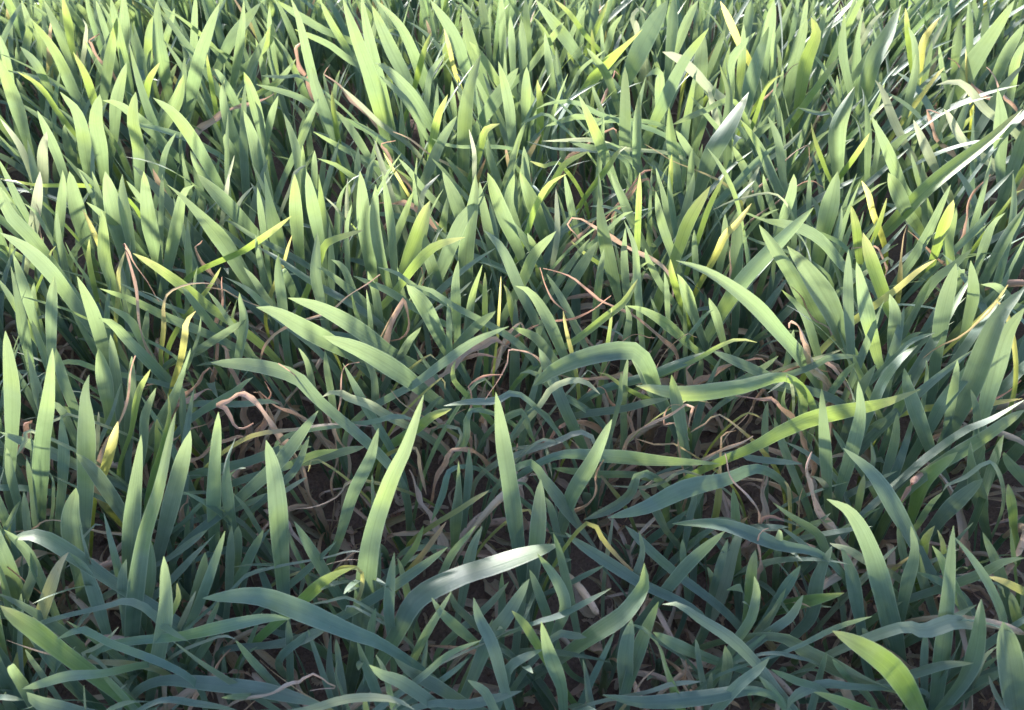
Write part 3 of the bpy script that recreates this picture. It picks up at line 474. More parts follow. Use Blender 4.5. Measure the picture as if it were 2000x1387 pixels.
(500, 1027): """
G 90 1030 900 1000 600 1040 200;G 170 1040 840 1200 550 1500 380 1800 280 2000 215 2290 135;G 110 860 560 1050 440 1250 300 1440 160;t 110 1190 300 1300 150 1430 -30;G 80 1400 360 1480 200 1650 0
g 90 1540 600 1620 200 1700 0;Y 120 350 560 500 420 620 350 750 310;V 70 770 320 800 450 750 600;P 60 740 555 550 560 400 590;P 60 740 610 670 640;G 110 530 370 430 200 285 -35
g 60 350 300 280 150 230 0;g 70 250 450 450 270 600 120;p 50 560 230 700 190 810 200;t 60 610 270 800 260;G 80 1150 1070 1280 800 1470 490;G 90 1630 870 1480 740 1380 640 1320 540
G 80 1250 1130 1450 960 1690 860;G 110 1860 1190 1780 900 1680 700 1635 540;g 120 1620 1160 1750 850 1870 700 2053 400;p 50 1790 850 1880 800 1970 770;g 90 1870 1200 1920 1050 2160 925
G 110 1400 1385 1100 1180 950 1120 850 1045;g 110 1560 1330 1350 1200 1150 1090 1035 990;G 70 1010 1280 970 1100 900 970;g 110 890 1200 800 950 760 850;g 40 650 1260 600 1130 610 1010
P 90 400 1385 650 1310 850 1290 1050 1310 1190 1380;Y 100 830 1400 810 1260;G 110 1790 1385 1720 1250 1590 1160;g 100 1300 1340 1600 1340 2000 1240;D 50 200 1220 330 1200 430 1140 530 1190 610 1225 400 1250
t 60 280 1210 130 1100 30 1010;l 40 860 660 970 650;l 30 1140 690 1250 690;l 12 1080 990 1130 900 1210 870;l 70 1310 1200 1320 800;g 80 1130 250 1200 150 1260 0;l 40 300 475 450 490;g 100 250 900 240 700
g 90 100 900 330 860 560 760;g 90 620 1000 600 850;g 80 430 900 390 780;g 110 850 1000 870 750 900 620;l 60 670 1150 660 1100;l 60 380 1080 480 1080;l 60 80 930 160 980;g 70 1250 1100 1290 850
g 80 1380 1170 1500 1080 1600 990;g 100 1600 700 1500 600 1450 480;g 90 1100 380 1060 240;g 80 1700 900 1780 700;g 90 1850 600 1850 350;g 90 1680 660 1780 560 1900 420;l 60 740 130 780 150""",
(1000, 1027): """
G 150 370 1010 600 850 800 720 900 620 1000 450 995 280;g 60 870 620 920 400 980 200 955 40;g 40 510 125 400 80 265 45;G 120 930 410 700 260 500 130 400 50
T 70 560 -20 700 130 850 290 1030 440 1220 560;G 80 480 750 370 250 310 50;G 100 330 800 400 600 330 400 190 210;G 80 150 740 350 680 550 580 745 470;Y 100 200 910 100 750 0 640
G 110 390 1385 370 1200 280 950 220 720;g 110 300 850 430 820 560 840;g 60 440 430 550 370 690 300;G 110 1080 580 1200 430 1350 260 1600 40;g 110 1220 350 1050 200 850 0
P 110 1700 0 1660 200 1600 430 1500 680 1350 910;G 100 2000 1240 1850 1050 1650 850 1400 690 1250 590 1130 590;g 100 1560 1030 1300 930 1060 800;G 50 1060 840 980 770 880 740
Y 130 1150 1060 1100 900 1020 820;g 110 850 1250 980 850 1100 570;g 130 850 1250 860 950 900 700;G 110 1700 850 1800 700 1840 500 1820 380;G 130 1850 1240 1450 1290 1000 1330 680 1270
P 70 1050 1240 1200 1190 1420 1170;G 110 1530 1385 1700 1200 1850 1080 1935 990;t 60 930 1240 980 1160 1070 1080;d 40 1310 1170 1300 1100 1295 1040;d 30 1170 840 1080 720;y 110 1780 560 1800 350 1830 180
D 60 1850 200 1870 50 1930 0;g 80 1490 560 1560 300 1620 100;g 60 1780 920 1950 780;g 60 1850 780 2000 580;l 80 1210 750 1290 700;l 70 1340 800 1330 700;l 60 1250 850 1310 820;l 70 1290 1010 1350 970
l 60 1520 990 1530 900;l 60 1460 900 1440 840;l 80 180 1090 200 960;l 50 220 1240 420 1200;l 60 220 560 200 500;l 60 1600 1200 1610 1120;l 70 1420 650 1410 500;l 50 1600 700 1640 560;l 40 660 680 530 650
l 30 450 400 530 300;l 25 480 520 530 420;g 90 120 650 60 800;g 90 700 950 770 800;g 100 560 1200 530 1000;g 80 1400 1000 1380 850;g 90 1480 1250 1500 1100;g 100 250 640 170 430 130 330;g 100 60 650 90 450 130 400
g 90 1290 300 1280 100;g 90 1370 260 1400 80;p 60 750 0 760 -80;g 100 1580 1250 1620 1050 1600 900""",
(1480, 1027): """
P 170 1050 770 1250 790 1480 720 1665 775;Y 180 1230 1420 1050 1120 850 950 560 790;G 150 120 830 400 960 700 1120 1060 1265;G 100 720 1210 500 1190 280 1280 220 1385;g 100 270 830 400 680 450 400 560 150
P 100 810 260 690 180 540 130;G 50 200 950 340 890 600 760 860 680;g 70 30 800 130 630 210 470;G 110 90 800 250 680 340 520;G 100 1070 690 1120 450 1180 200 1150 0;g 90 1100 250 1050 0
G 90 1590 700 1480 480 1380 250 1310 150;G 120 1330 1385 1390 900 1430 500 1470 0;y 60 1400 350 1390 150 1350 30;y 100 1230 250 1260 100 1330 0;G 100 1500 430 1700 350 1850 270 2010 240
G 110 1380 1370 1550 1150 1640 900 1680 550;G 180 1960 1500 1890 1000 1840 720;g 70 1600 1200 1700 1000 1820 890;P 70 1860 1385 1780 1250 1735 1125;g 70 1080 560 970 430 930 300;P 80 980 220 1050 150
V 90 2010 500 1850 420 1730 380;y 100 800 1385 600 1310 420 1250;G 50 0 970 300 990 490 1050;g 90 220 1385 120 1250 10 1130;y 80 1930 310 1900 0;g 90 1290 560 1220 350 1200 180;g 50 1740 420 1860 540
g 120 760 700 700 400 620 150;l 110 20 560 330 470;l 80 350 450 520 460;l 60 690 680 690 780;l 60 640 1250 680 950;l 50 850 1330 830 1280;l 40 1170 1050 1140 880;l 70 220 150 250 60;l 60 290 180 350 110
l 60 560 1170 590 1090;l 40 620 1040 660 920;l 60 740 260 800 300;g 90 100 640 200 480 320 300;g 80 1500 320 1580 330;g 90 1700 1200 1850 1100 2010 1010;g 100 1120 1120 1400 1040 1620 1030;g 90 1880 600 1800 300 1690 50
g 90 640 1100 560 1000;g 90 480 1100 520 950;g 110 500 1250 300 1170 100 1080;g 90 1250 1000 1260 800;g 120 1950 700 1900 500;g 90 1600 900 1570 700 1500 500;l 50 1680 1280 1780 1330;l 60 1650 250 1720 250""",
}

# ------------------------------------------------------------------ blade geometry
def catmull(P, n):
    P = np.asarray(P, float)
    if len(P) == 2:
        P = np.array([P[0], (P[0] + P[1]) / 2, P[1]])
    Q = np.vstack([2 * P[0] - P[1], P, 2 * P[-1] - P[-2]])
    out = []
    for i in range(1, len(Q) - 2):
        t = np.linspace(0, 1, 14, endpoint=False)[:, None]
        a, b, c, d = Q[i - 1], Q[i], Q[i + 1], Q[i + 2]
        out.append(0.5 * (2 * b + (c - a) * t + (2 * a - 5 * b + 4 * c - d) * t ** 2 + (3 * b - a - 3 * c + d) * t ** 3))
    C = np.vstack(out + [P[-1:]])
    L = np.concatenate([[0], np.cumsum(np.linalg.norm(np.diff(C, axis=0), axis=1))])
    s = np.linspace(0, L[-1], n)
    return np.stack([np.interp(s, L, C[:, k]) for k in range(3)], -1), L[-1]

def unit(a):
    return a / (np.linalg.norm(a, axis=-1, keepdims=True) + 1e-12)

class Blade: pass

def zone_height(y):
    return float(np.interp(y, [0, 300, 620, 900, 1387], [0.178, 0.174, 0.160, 0.112, 0.094]))

def plane_points(b):
    """Stand the blade in a slanting plane of its own: b.top is the height of its highest point."""
    i = int(np.argmin([q[1] for q in b.px]))
    p0 = at_height(b.px[i][0], b.px[i][1], b.top)
    n = np.array([math.sin(b.yaw), -math.cos(b.yaw), b.lean])
    return np.array([on_plane(x, y, p0, n) for x, y in b.px])

blades = []
for (ox, oy), text in BLADES.items():
    for item in text.replace('\n', ';').split(';'):
        f = item.split()
        if not f: continue
        b = Blade()
        b.front = f[0].isupper()
        b.cls = f[0].lower()
        nums = [float(k) for k in f[2:]]
        b.px = [(ox + nums[k] * S, oy + nums[k + 1] * S) for k in range(0, len(nums), 2)]
        b.wpx = float(f[1]) * S
        dx, dy = abs(b.px[-1][0] - b.px[0][0]), abs(b.px[-1][1] - b.px[0][1])
        flat = dx / (dx + dy + 1e-6)
        b.yaw = random.uniform(-1, 1) * math.radians(34 - 18 * flat)
        ymin = min(q[1] for q in b.px)
        ymax = max(q[1] for q in b.px)
        b.lean = random.uniform(-0.22, 0.22) + float(np.interp(ymax, [250, 700, 1000, 1400], [-0.03, 0.06, 0.25, 0.52]))
        zt = zone_height(ymin)
        if b.cls == 'l':
            b.yaw = 0.0; b.lean = 2.2; b.top = 0.016
        else:
            b.top = zt
            for _ in range(9):
                P = plane_points(b)
                E = P[:, 2].max() - P[:, 2].min()
                if E > zt * 1.12:
                    b.lean += 0.10
                b.top = min(max(0.6 * zt + 0.4 * (E + 0.035), E + 0.012), 0.19)
            if b.front: b.top += 0.009
            if b.cls == 'd': b.top += 0.004 if b.front else -0.008
        blades.append(b)

def finish_points(b):
    P = plane_points(b)
    if b.cls != 'l':
        P[:, 2] = np.maximum(P[:, 2], 0.006)
    b.P = P
    T0 = unit(P[1] - P[0]); z0 = P[0, 2]
    if T0[2] > 0.25:
        off = -T0[:2] / max(T0[2], 0.5) * z0 * 0.55
    else:
        h = T0[:2]; off = -h / (np.linalg.norm(h) + 1e-9) * min(0.036, 0.010 + z0 * 0.35)
    m = np.linalg.norm(off)
    if m > 0.036: off *= 0.036 / m
    b.B = np.array([P[0, 0] + off[0], P[0, 1] + off[1], 0.0])

GW, GH, CELL = 500, 347, 4.0
def stamp(P, w):
    """grid cells and depths covered by a ribbon (points x,y,z ; half widths in metres)"""
    x, y, d = project(P)
    hw = w * FPX / d
    r = np.maximum(hw / CELL, 0.4)
    T = np.stack([np.gradient(x), np.gradient(y)], -1); T /= np.linalg.norm(T, axis=1, keepdims=True) + 1e-9
    N = np.stack([-T[:, 1], T[:, 0]], -1)
    ks = np.linspace(-1, 1, 9)
    gx = ((x[:, None] + N[:, :1] * hw[:, None] * ks) / CELL).astype(int)
    gy = ((y[:, None] + N[:, 1:] * hw[:, None] * ks) / CELL).astype(int)
    dd = np.repeat(d[:, None], 9, 1)
    ok = (gx >= 0) & (gx < GW) & (gy >= 0) & (gy < GH)
    return gy[ok] * GW + gx[ok], dd[ok]

def ext_points(b, base):
    P0 = b.P[0]; T0 = unit(b.P[1] - b.P[0])
    if P0[2] < 0.012:
        return np.array([base])
    if T0[2] > 0.25:
        mid = P0 - T0 * np.linalg.norm(P0 - base) * 0.45
    else:
        mid = np.array([base[0] * 0.62 + P0[0] * 0.38, base[1] * 0.62 + P0[1] * 0.38, P0[2] * 0.66])
    mid[2] = max(mid[2], 0.004)
    return np.array([base, mid])

for b in blades:
    b.top0 = b.top; finish_points(b)
# what lies hidden below a blade's seen length must pass behind the blades in front of it
for it in range(7):
    near = np.full(GW * GH, 9.0)
    for b in blades:
        C, _ = catmull(b.P, 40)
        w = b.wpx * 0.4 * np.mean(project(b.P)[2]) / FPX
        b.cells, b.cd = stamp(C, np.full(40, w))
        np.minimum.at(near, b.cells, b.cd)
    moved = 0
    for b in blades:
        if b.cls == 'l' or b.P[0, 2] < 0.02: continue
        E = ext_points(b, b.B)
        C, _ = catmull(np.vstack([E, b.P[:1]]), 24)
        c, d = stamp(C, np.full(24, 0.0022))
        own = np.isin(c, b.cells)
        if np.sum((d[~own] < near[c[~own]] - 0.002) & (near[c[~own]] < 8.5)) > 0.15 * len(c):
            rng = b.P[:, 2].max() - b.P[:, 2].min()
            nt = b.top - 0.006
            if nt > rng + 0.012 and nt > b.top0 - 0.03:
                b.top = nt; finish_points(b); moved += 1
    if not moved: break

near = np.full(GW * GH, 9.0)
for b in blades:
    C, _ = catmull(b.P, 60)
    w = b.wpx * 0.42 * np.mean(project(b.P)[2]) / FPX
    c, d = stamp(C, np.full(60, w))
    np.minimum.at(near, c, d)

# openings where the photograph shows bare ground or the dark hollow between two rows
GAPS = [(560, 1000, 730, 1095), (790, 1120, 905, 1230), (780, 1180, 870, 1330), (1095, 1105, 1235, 1235), (700, 985, 800, 1040),
        (590, 835, 760, 960), (780, 850, 860, 1000), (1170, 770, 1300, 870), (910, 1140, 1000, 1190), (1290, 1180, 1380, 1300),
        (560, 800, 700, 900), (880, 880, 985, 1010), (1030, 850, 1160, 960), (1180, 900, 1330, 1010), (420, 830, 560, 900), (1400, 820, 1500, 1000)]
open_mask = np.zeros((GH, GW), bool)
for x0, y0, x1, y1 in GAPS:
    open_mask[int(y0 / CELL):int(y1 / CELL), int(x0 / CELL):int(x1 / CELL)] = True
open_mask = open_mask.ravel()

def hides(P, w, tol=0.06, gap_tol=0.05):
    c, d = stamp(P, w)
    if len(c) == 0: return False
    return np.mean((d < near[c] - 0.001) & (near[c] < 8.5)) > tol or np.mean(open_mask[c]) > gap_tol

def taper(s, blunt=2.4, s0=0.5):
    q = np.clip((s - s0) / (1 - s0), 0, 1)
    return np.minimum(1.0, 0.42 + 2.4 * s) * np.power(np.maximum(1 - q ** blunt, 0), 0.68)

def ribbon(C, half, Wd, N, keel, name, mat, nx=7, curl=0.0):
    """sheet along C; Wd across, N normal; keel lifts the margins, curl rolls them"""
    n = len(C)
    k = np.linspace(-1, 1, nx)
    V = np.empty((n, nx, 3)); UV = np.empty((n, nx, 2))
    ang = curl * k
    for j in range(nx):
        if curl:
            a = np.sin(ang[j]) / max(curl, 1e-6); c = (1 - np.cos(ang[j])) / max(curl, 1e-6)
        else:
            a, c = k[j], 0.0
        kk = keel * (abs(k[j]) ** 1.25)
        V[:, j] = C + Wd * (half * a)[:, None] + N * (half * (kk + c))[:, None]
        UV[:, j, 0] = (k[j] + 1) / 2
        UV[:, j, 1] = np.linspace(0, 1, n)
    i = np.arange(n * nx).reshape(n, nx)
    F = np.stack([i[:-1, :-1], i[:-1, 1:], i[1:, 1:], i[1:, :-1]], -1).reshape(-1, 4)
    return make_mesh(name, V.reshape(-1, 3), F, UV.reshape(-1, 2), mat)

MATS = {'g': M_GREEN, 'y': M_YTIP, 'v': M_YELLOW, 'p': M_PALE, 't': M_WITHER, 'd': M_DRY, 'l': M_DRY}
PART = {'g': 'leaf_blade', 'y': 'yellowing_leaf_blade', 'v': 'yellow_leaf_blade', 'p': 'bleached_glint_leaf_blade', 't': 'withering_leaf_blade', 'd': 'dead_leaf_blade'}  # p blades carry sun glint in their colour, a few real bleaching

def rot_about(Wd, N, phi):
    c, s = np.cos(phi)[:, None], np.sin(phi)[:, None]
    return Wd * c + N * s, N * c - Wd * s

def seen_blade(b, base, origin):
    """mesh of one traced blade, in the coordinates of its plant"""
    dry = b.cls in 'dl'
    P = b.P if b.cls == 'l' else np.vstack([ext_points(b, base), b.P])
    n = 44 if dry else 30
    C, L = catmull(P, n)
    s = np.linspace(0, 1, n)
    dep = float(np.mean(project(b.P)[2]))
    w = b.wpx * dep / FPX * float(np.interp(b.px[0][1], [0, 1387], [0.45, 0.51]))
    if b.cls == 'g': w = min(w, 0.0082)
    T = unit(np.gradient(C, axis=0))
    V = unit(CAM - C)
    Wd = unit(np.cross(T, V)); N = unit(np.cross(Wd, T))
    N *= np.sign(np.sum(N * V, axis=1, keepdims=True) + 1e-9); 
    r = random.random
    if dry:
        phi = (r() - 0.5) * 1.4 + (r() - 0.5) * 5.0 * (s - 0.4) + 0.5 * np.sin(s * random.uniform(5, 11) + r() * 6)
        half = w * 1.15 * np.minimum(1, 0.5 + 2 * s) * np.power(np.clip(1 - s ** 3, 0, 1), 0.6) * (1 + 0.22 * np.sin(s * 17 + r() * 6) + 0.2 * np.sin(s * 41 + r() * 6) + 0.15 * np.sin(s * 67 + r() * 6))
        if b.cls == 'd': C = C + N * (0.0014 * np.sin(s * 9 + r() * 6) + 0.0007 * np.sin(s * 31 + r() * 6))[:, None] + Wd * (0.0009 * np.sin(s * 23 + r() * 6))[:, None]; phi = phi + 0.35 * np.sin(s * 37 + r() * 6)
        me = ribbon(C - origin, np.maximum(half, 0.0003), *rot_about(Wd, N, phi), random.uniform(0.1, 0.5), 'dead_blade', MATS[b.cls], 5, random.uniform(0.6, 1.9))
        return me
    ph0 = random.gauss(0, 0.30); ph1 = random.gauss(0, 0.45) if r() < 0.66 else random.choice([-1, 1]) * random.uniform(1.2, 2.4)
    phi = np.clip(ph0 + ph1 * (s - 0.5), -1.25, 1.25)
    Lv = catmull(b.P, 12)[1]; se = max(0.0, 1 - Lv / L)
    half = w * taper(s, random.uniform(1.6, 2.4), 1 - random.uniform(0.5, 0.78) * max(1 - se, 0.45)) / np.maximum(np.cos(phi), 0.72)
    half *= np.interp(s, [0, se, min(se + 0.2, 0.99)], [0.28, 0.66, 1.0] if b.P[1, 2] - b.P[0, 2] > 0.004 else [0.2, 0.45, 1.0])
    half *= 1 + 0.035 * np.sin(s * random.uniform(14, 30) + r() * 6)
    phi = phi + 0.16 * np.sin(s * random.uniform(6, 14) + r() * 6)
    keel = abs(random.gauss(0.10, 0.16)) * (1 if r() < 0.7 else -1)
    if b.cls == 't':
        k = np.clip((s - 0.66) / 0.14, 0, 1)
        half = half * (1 - 0.62 * k); phi = phi + k * (r() - 0.5) * 7 * (s - 0.66)
        half = np.where(s > 0.66, np.maximum(half, w * 0.2 * np.power(np.clip(1 - s, 0, 1) * 4, 0.5).clip(0, 1)), half)
    half[-1] = 0.0001
    return ribbon(C - origin, np.maximum(half, 0.0001), *rot_about(Wd, N, phi), keel, 'blade', MATS[b.cls])

# ------------------------------------------------------------------ generic blades for the plants behind
def free_blade(length, width, up, bend, sag, twist, mat, n=18, nx=5, wav=0.0):
    """blade growing from the origin: up = start angle from the vertical, bend = total turn towards +X"""
    s = np.linspace(0, 1, n)
    ang = up + bend * s ** 1.6 + sag * np.clip(s - 0.7, 0, 1) / 0.3
    d = np.stack([np.sin(ang), 0.12 * np.sin(s * 3 + wav), np.cos(ang)], -1)
    C = np.concatenate([np.zeros((1, 3)), np.cumsum(d[:-1] * length / (n - 1), axis=0)])
    T = unit(np.gradient(C, axis=0))
    Wd = unit(np.cross(T, np.array([-1.0, 0, 0.35]))); N = unit(np.cross(Wd, T))
    phi = twist * s + 0.12 * np.sin(s * 9 + wav * 5)
    half = width * 0.5 * taper(s, 2.1, 0.46) * (1 + 0.03 * np.sin(s * 21 + wav * 9))
    half[-1] = 0.0001
    Wr, Nr = rot_about(Wd, N, phi)
    return C, half, Wr, Nr

LIB = []
for k in range(52):
    cls = 'g' if k < 34 else ('y' if k < 38 else ('t' if k < 42 else 'd'))
    L = random.uniform(0.065, 0.145) if cls == 'g' else random.uniform(0.06, 0.11)
    if cls == 'd':
        geo = free_blade(random.uniform(0.05, 0.085), random.uniform(0.003, 0.006), random.uniform(0.2, 0.8), random.uniform(1.2, 3.4), random.uniform(-1, 2), random.gauss(0, 3.5), MATS[cls], wav=random.uniform(0, 6))
    else:
        geo = free_blade(L, random.uniform(0.0045, 0.0078), random.uniform(0.02, 0.30), random.choice([random.uniform(0.05, 0.4), random.uniform(0.1, 0.5), random.uniform(0.3, 1.4)]),
                     random.choice([0, 0, random.uniform(0.2, 1.0)]), random.gauss(0, 0.7), MATS[cls], wav=random.uniform(0, 6))
    LIB.append((cls, geo, ribbon(geo[0], geo[1], geo[2], geo[3], random.uniform(0.0, 0.3), 'plain_blade', MATS[cls], 5, 1.2 if cls == 'd' else 0.0)))
GREENS = [i for i, e in enumerate(LIB) if e[0] == 'g']
ODD = [i for i, e in enumerate(LIB) if e[0] != 'g']
DEAD = [i for i, e in enumerate(LIB) if e[0] == 'd']

def stem_mesh(h, r, bendx, bendy):
    n, m = 6, 7
    V, F, UV = [], [], []
    for i in range(n):
        t = i / (n - 1)
        for j in range(m):
            a = 2 * math.pi * j / m
            rr = r * (1 - 0.35 * t) * (1.15 if i == 0 else 1)
            V.append((bendx * t * t + rr * math.cos(a), bendy * t * t + rr * math.sin(a), -0.004 + (h + 0.004) * t)); UV.append((j / m, t))
        if i:
            for j in range(m):
                k = (j + 1) % m
                F.append(((i - 1) * m + j, (i - 1) * m + k, i * m + k, i * m + j))
    V.append((bendx, bendy, h + 0.002)); UV.append((0.5, 1))
    for j in range(m): F.append(((n - 1) * m + j, (n - 1) * m + (j + 1) % m, n * m))
    return make_mesh('sheath', V, F, UV, M_STEM)
STEMS = [stem_mesh(random.uniform(0.022, 0.042), random.uniform(0.0016, 0.0023), random.uniform(-.004, .004), random.uniform(-.004, .004)) for _ in range(8)]

def lib_world(i, origin, rz, tilt, sc):
    C = LIB[i][1][0] * sc
    ct, st = math.cos(tilt), math.sin(tilt)
    x, z = C[:, 0] * ct + C[:, 2] * st, -C[:, 0] * st + C[:, 2] * ct
    c, s = math.cos(rz), math.sin(rz)
    return np.stack([x * c - C[:, 1] * s, x * s + C[:, 1] * c, z], -1) + origin

def grow(origin, n_leaves, scale, z0=(0.004, 0.03), odd=0.12, low=False, tries=3, tol=0.06, pick=None, gap_tol=0.05):
    """list of (library index, z, rz, tilt, scale) that do not cover a blade of the foreground"""
    out = []
    for k in range(n_leaves):
        for attempt in range(tries):
            i = random.choice(pick) if pick else (random.choice(ODD) if random.random() < odd else random.choice(GREENS))
            rz = random.uniform(0, 2 * math.pi)
            tilt = random.uniform(-0.05, 0.25) + (0.5 if low else 0)
            sc = scale * random.uniform(0.75, 1.15) * (1 - 0.5 * attempt / tries)
            z = random.uniform(*z0)
            P = lib_world(i, origin + np.array([0, 0, z]), rz, tilt, sc)
            if P[:, 2].min() < origin[2] - 0.001 and P[-1, 2] < origin[2] + 0.002: continue
            if not hides(P, LIB[i][1][1] * sc, tol, gap_tol):
                out.append((i, z, rz, tilt, sc)); break
    return out

def add_lib_leaf(parent, spec):
    i, z, rz, tilt, sc = spec
    o = link(PART[LIB[i][0]], LIB[i][2], parent, (0, 0, z))
    o.rotation_euler = (0, tilt, rz)
    o.scale = (sc, sc, sc)
    return o

# ------------------------------------------------------------------ the plants whose blades are traced
plants = []
for b in sorted([b for b in blades if b.cls != 'l'], key=lambda b: (-b.wpx)):
    best, bd = None, 0.024
    for p in plants:
        d = np.linalg.norm(p['c'] - b.B)
        if d < bd and len(p['b']) < 7: best, bd = p, d
    if best is None: plants.append({'c': b.B.copy(), 'b': [b]})
    else: best['b'].append(b)

things = []     # (empty, summary) for the labels
for p in plants:
    c = p['c'].copy(); c[2] = float(ground_z(c[0], c[1]))
    root = empty('wheat_plant', tuple(c))
    kinds = []
    for b in p['b']:
        base = c + np.array([random.uniform(-.002, .002), random.uniform(-.002, .002), 0.001])
        link(PART[b.cls], seen_blade(b, base, c), root)
        kinds.append(b)
    sh = random.choice(STEMS)
    so = link('stem', sh, root); so.rotation_euler = (0, 0, random.uniform(0, 6.28))
    extra = grow(c, random.randint(2, 4) if project(c[None])[1][0] < 800 else 1, 0.8, odd=0.10, tries=8, tol=0.1)
    if project(c[None])[1][0] > 620: extra += grow(c, 2, 1.0, z0=(0.005, 0.04), tries=8, tol=0.12, pick=DEAD, gap_tol=0.6)
    for e in extra: add_lib_leaf(root, e)
    things.append({'root': root, 'b': kinds, 'extra': [LIB[e[0]][0] for e in extra], 'c': c})

# ------------------------------------------------------------------ plants filling the stand behind them
cells = set((int(t['c'][0] / 0.012), int(t['c'][1] / 0.012)) for t in things)
cand = []
ROW = 0.118
for r in range(-1, 16):
    yr = 0.02 + r * ROW
    x = -1.15
    while x < 1.15:
        x += random.uniform(0.014, 0.028)
        y = yr + random.gauss(0, 0.026)
        if y < -0.25: continue
        cand.append((x, y))
for k in range(900):
    x, y = random.uniform(-0.75, 0.75), random.uniform(-0.14, 0.62)
    qx, qy, qd = project(np.array([[x, y, 0.0]]))
    if not (0 < qx[0] < 2000 and qy[0] < 1387): cand.append((x, y))
for k in range(600):
    q = at_height(random.uniform(-100, 2100), random.uniform(-200, 1500), 0.0)
    if 0 < q[1] < 1.15: cand.append((q[0], q[1]))
for k in range(1000):
    q = at_height(random.uniform(-300, 2300), random.uniform(-330, 260), 0.0)
    if 0 < q[1] < 2.6: cand.append((q[0], q[1]))
random.shuffle(cand)
fill = []
for x, y in cand:
    if (int(x / 0.012), int(y / 0.012)) in cells: continue
    z = float(ground_z(x, y)); o = np.array([x, y, z])
    px, py, dep = project(o[None] + np.array([[0, 0, 0.07]]))
    px, py, dep = float(px[0]), float(py[0]), float(dep[0])
    inside = dep > 0.03 and -250 < px < 2250 and -250 < py < 1600
    framed = 0 < px < 2000 and py < 1387 and dep > 0
    if inside and framed and random.random() < np.interp(py, [0, 500, 750], [0.1, 0.25, 0.72]): continue
    if dep < 0.12: continue                                      # nothing right under the lens
    sc = 1.0 if 0 <= py < 600 else (0.85 if py < 900 else 0.72)
    g = grow(o, random.randint(4, 6), sc, odd=0.10, tries=10 if inside else 2, tol=0.12)
    if len(g) < 2: continue
    size = (1.0 / max(dep, 0.1)) * (1 if (0 < px < 2000 and 0 < py < 1387) else 0)
    vis = 0
    if size:
        for e in g:
            P = lib_world(e[0], o + np.array([0, 0, e[1]]), *e[2:])
            cc, dd = stamp(P, LIB[e[0]][1][1] * e[4])
            if len(cc): vis += np.sum(near[cc] > 8.5)
    fill.append((vis, o, g))
fill.sort(key=lambda f: -f[0])
room = max(0, 298 - len(things))
for vis, o, g in fill[:room]:
    root = empty('wheat_plant', tuple(o))
    for e in g: add_lib_leaf(root, e)
    so = link('stem', random.choice(STEMS), root); so.rotation_euler = (0, 0, random.uniform(0, 6.28))
    things.append({'root': root, 'b': [], 'top': max(lib_world(e[0], np.array([0, 0, e[1]]), *e[2:])[:, 2].max() for e in g), 'extra': [LIB[e[0]][0] for e in g], 'c': o})

def merge_stuff(name, parts, mats, label, cat):
    V, F, UV, MI = [], [], [], []
    base = 0
    for me_v, me_f, me_uv, mi in parts:
        V.append(me_v); F.append(me_f + base); UV.append(me_uv); MI.append(np.full(len(me_f), mi)); base += len(me_v)
    me = make_mesh(name, np.vstack(V), np.vstack(F), np.vstack(UV), mats[0])
    for m in mats[1:]: me.materials.append(m)
    me.polygons.foreach_set('material_index', np.concatenate(MI).astype(np.int32))
    o = link(name, me)
    tag(o, label, cat, None, 'stuff')
    return o

def mesh_arrays(me):
    v = np.empty(len(me.vertices) * 3, np.float32); me.vertices.foreach_get('co', v)
    vi = np.empty(len(me.loops), np.int32); me.loops.foreach_get('vertex_index', vi)
    uvl = np.empty(len(me.loops) * 2, np.float32); me.uv_layers[0].data.foreach_get('uv', uvl)
    v = v.reshape(-1, 3); uv = np.zeros((len(v), 2), np.float32); uv[vi] = uvl.reshape(-1, 2)
    return v, vi.reshape(-1, 4), uv
ARR = [mesh_arrays(e[2]) for e in LIB]
KEYS = ['g', 'y', 't', 'd']
parts = []
for vis, o, g in fill[room:]:
    for i, z, rz, tilt, sc in g:
        v, f, uv = ARR[i]
        C = v * sc
        ct, st = math.cos(tilt), math.sin(tilt)
        x, zz = C[:, 0] * ct + C[:, 2] * st, -C[:, 0] * st + C[:, 2] * ct
        c, s = math.cos(rz), math.sin(rz)
        W = np.stack([x * c - C[:, 1] * s, x * s + C[:, 1] * c, zz], -1) + o + np.array([0, 0, z])
        parts.append((W, f, uv, KEYS.index(LIB[i][0])))
merge_stuff('wheat_stand', parts, [MATS[k] for k in KEYS], 'dense green wheat growing on behind and between the nearer plants', 'wheat')

# ------------------------------------------------------------------ dead blades on the ground
def flat_strip(L, w, mat, nm):
    n = 12; s = np.linspace(0, 1, n)
    a = np.cumsum(RNG.normal(0, 0.22, n)); zz = 0.002 + 0.004 * np.abs(np.sin(s * RNG.uniform(2, 6) + RNG.uniform(0, 3))) * RNG.uniform(0.2, 1.6)
    C = np.stack([np.cumsum(np.cos(a)) * L / n, np.cumsum(np.sin(a)) * L / n, zz], -1); C[:, :2] -= C[:, :2].mean(0)
    T = unit(np.gradient(C, axis=0)); Wd = unit(np.cross(T, np.array([0, 0, 1.0]))); N = unit(np.cross(Wd, T))
    phi = RNG.normal(0, 0.4) + RNG.normal(0, 1.2) * s
    half = w * 0.5 * np.minimum(1, 0.5 + 2 * s) * np.power(np.clip(1 - s ** 3, 0, 1), 0.6) * (1 + 0.2 * np.sin(s * 19))
    half[-1] = 0.0002
    return ribbon(C, half, *rot_about(Wd, N, phi), 0.25, nm, mat, 5, RNG.uniform(0.3, 1.6))

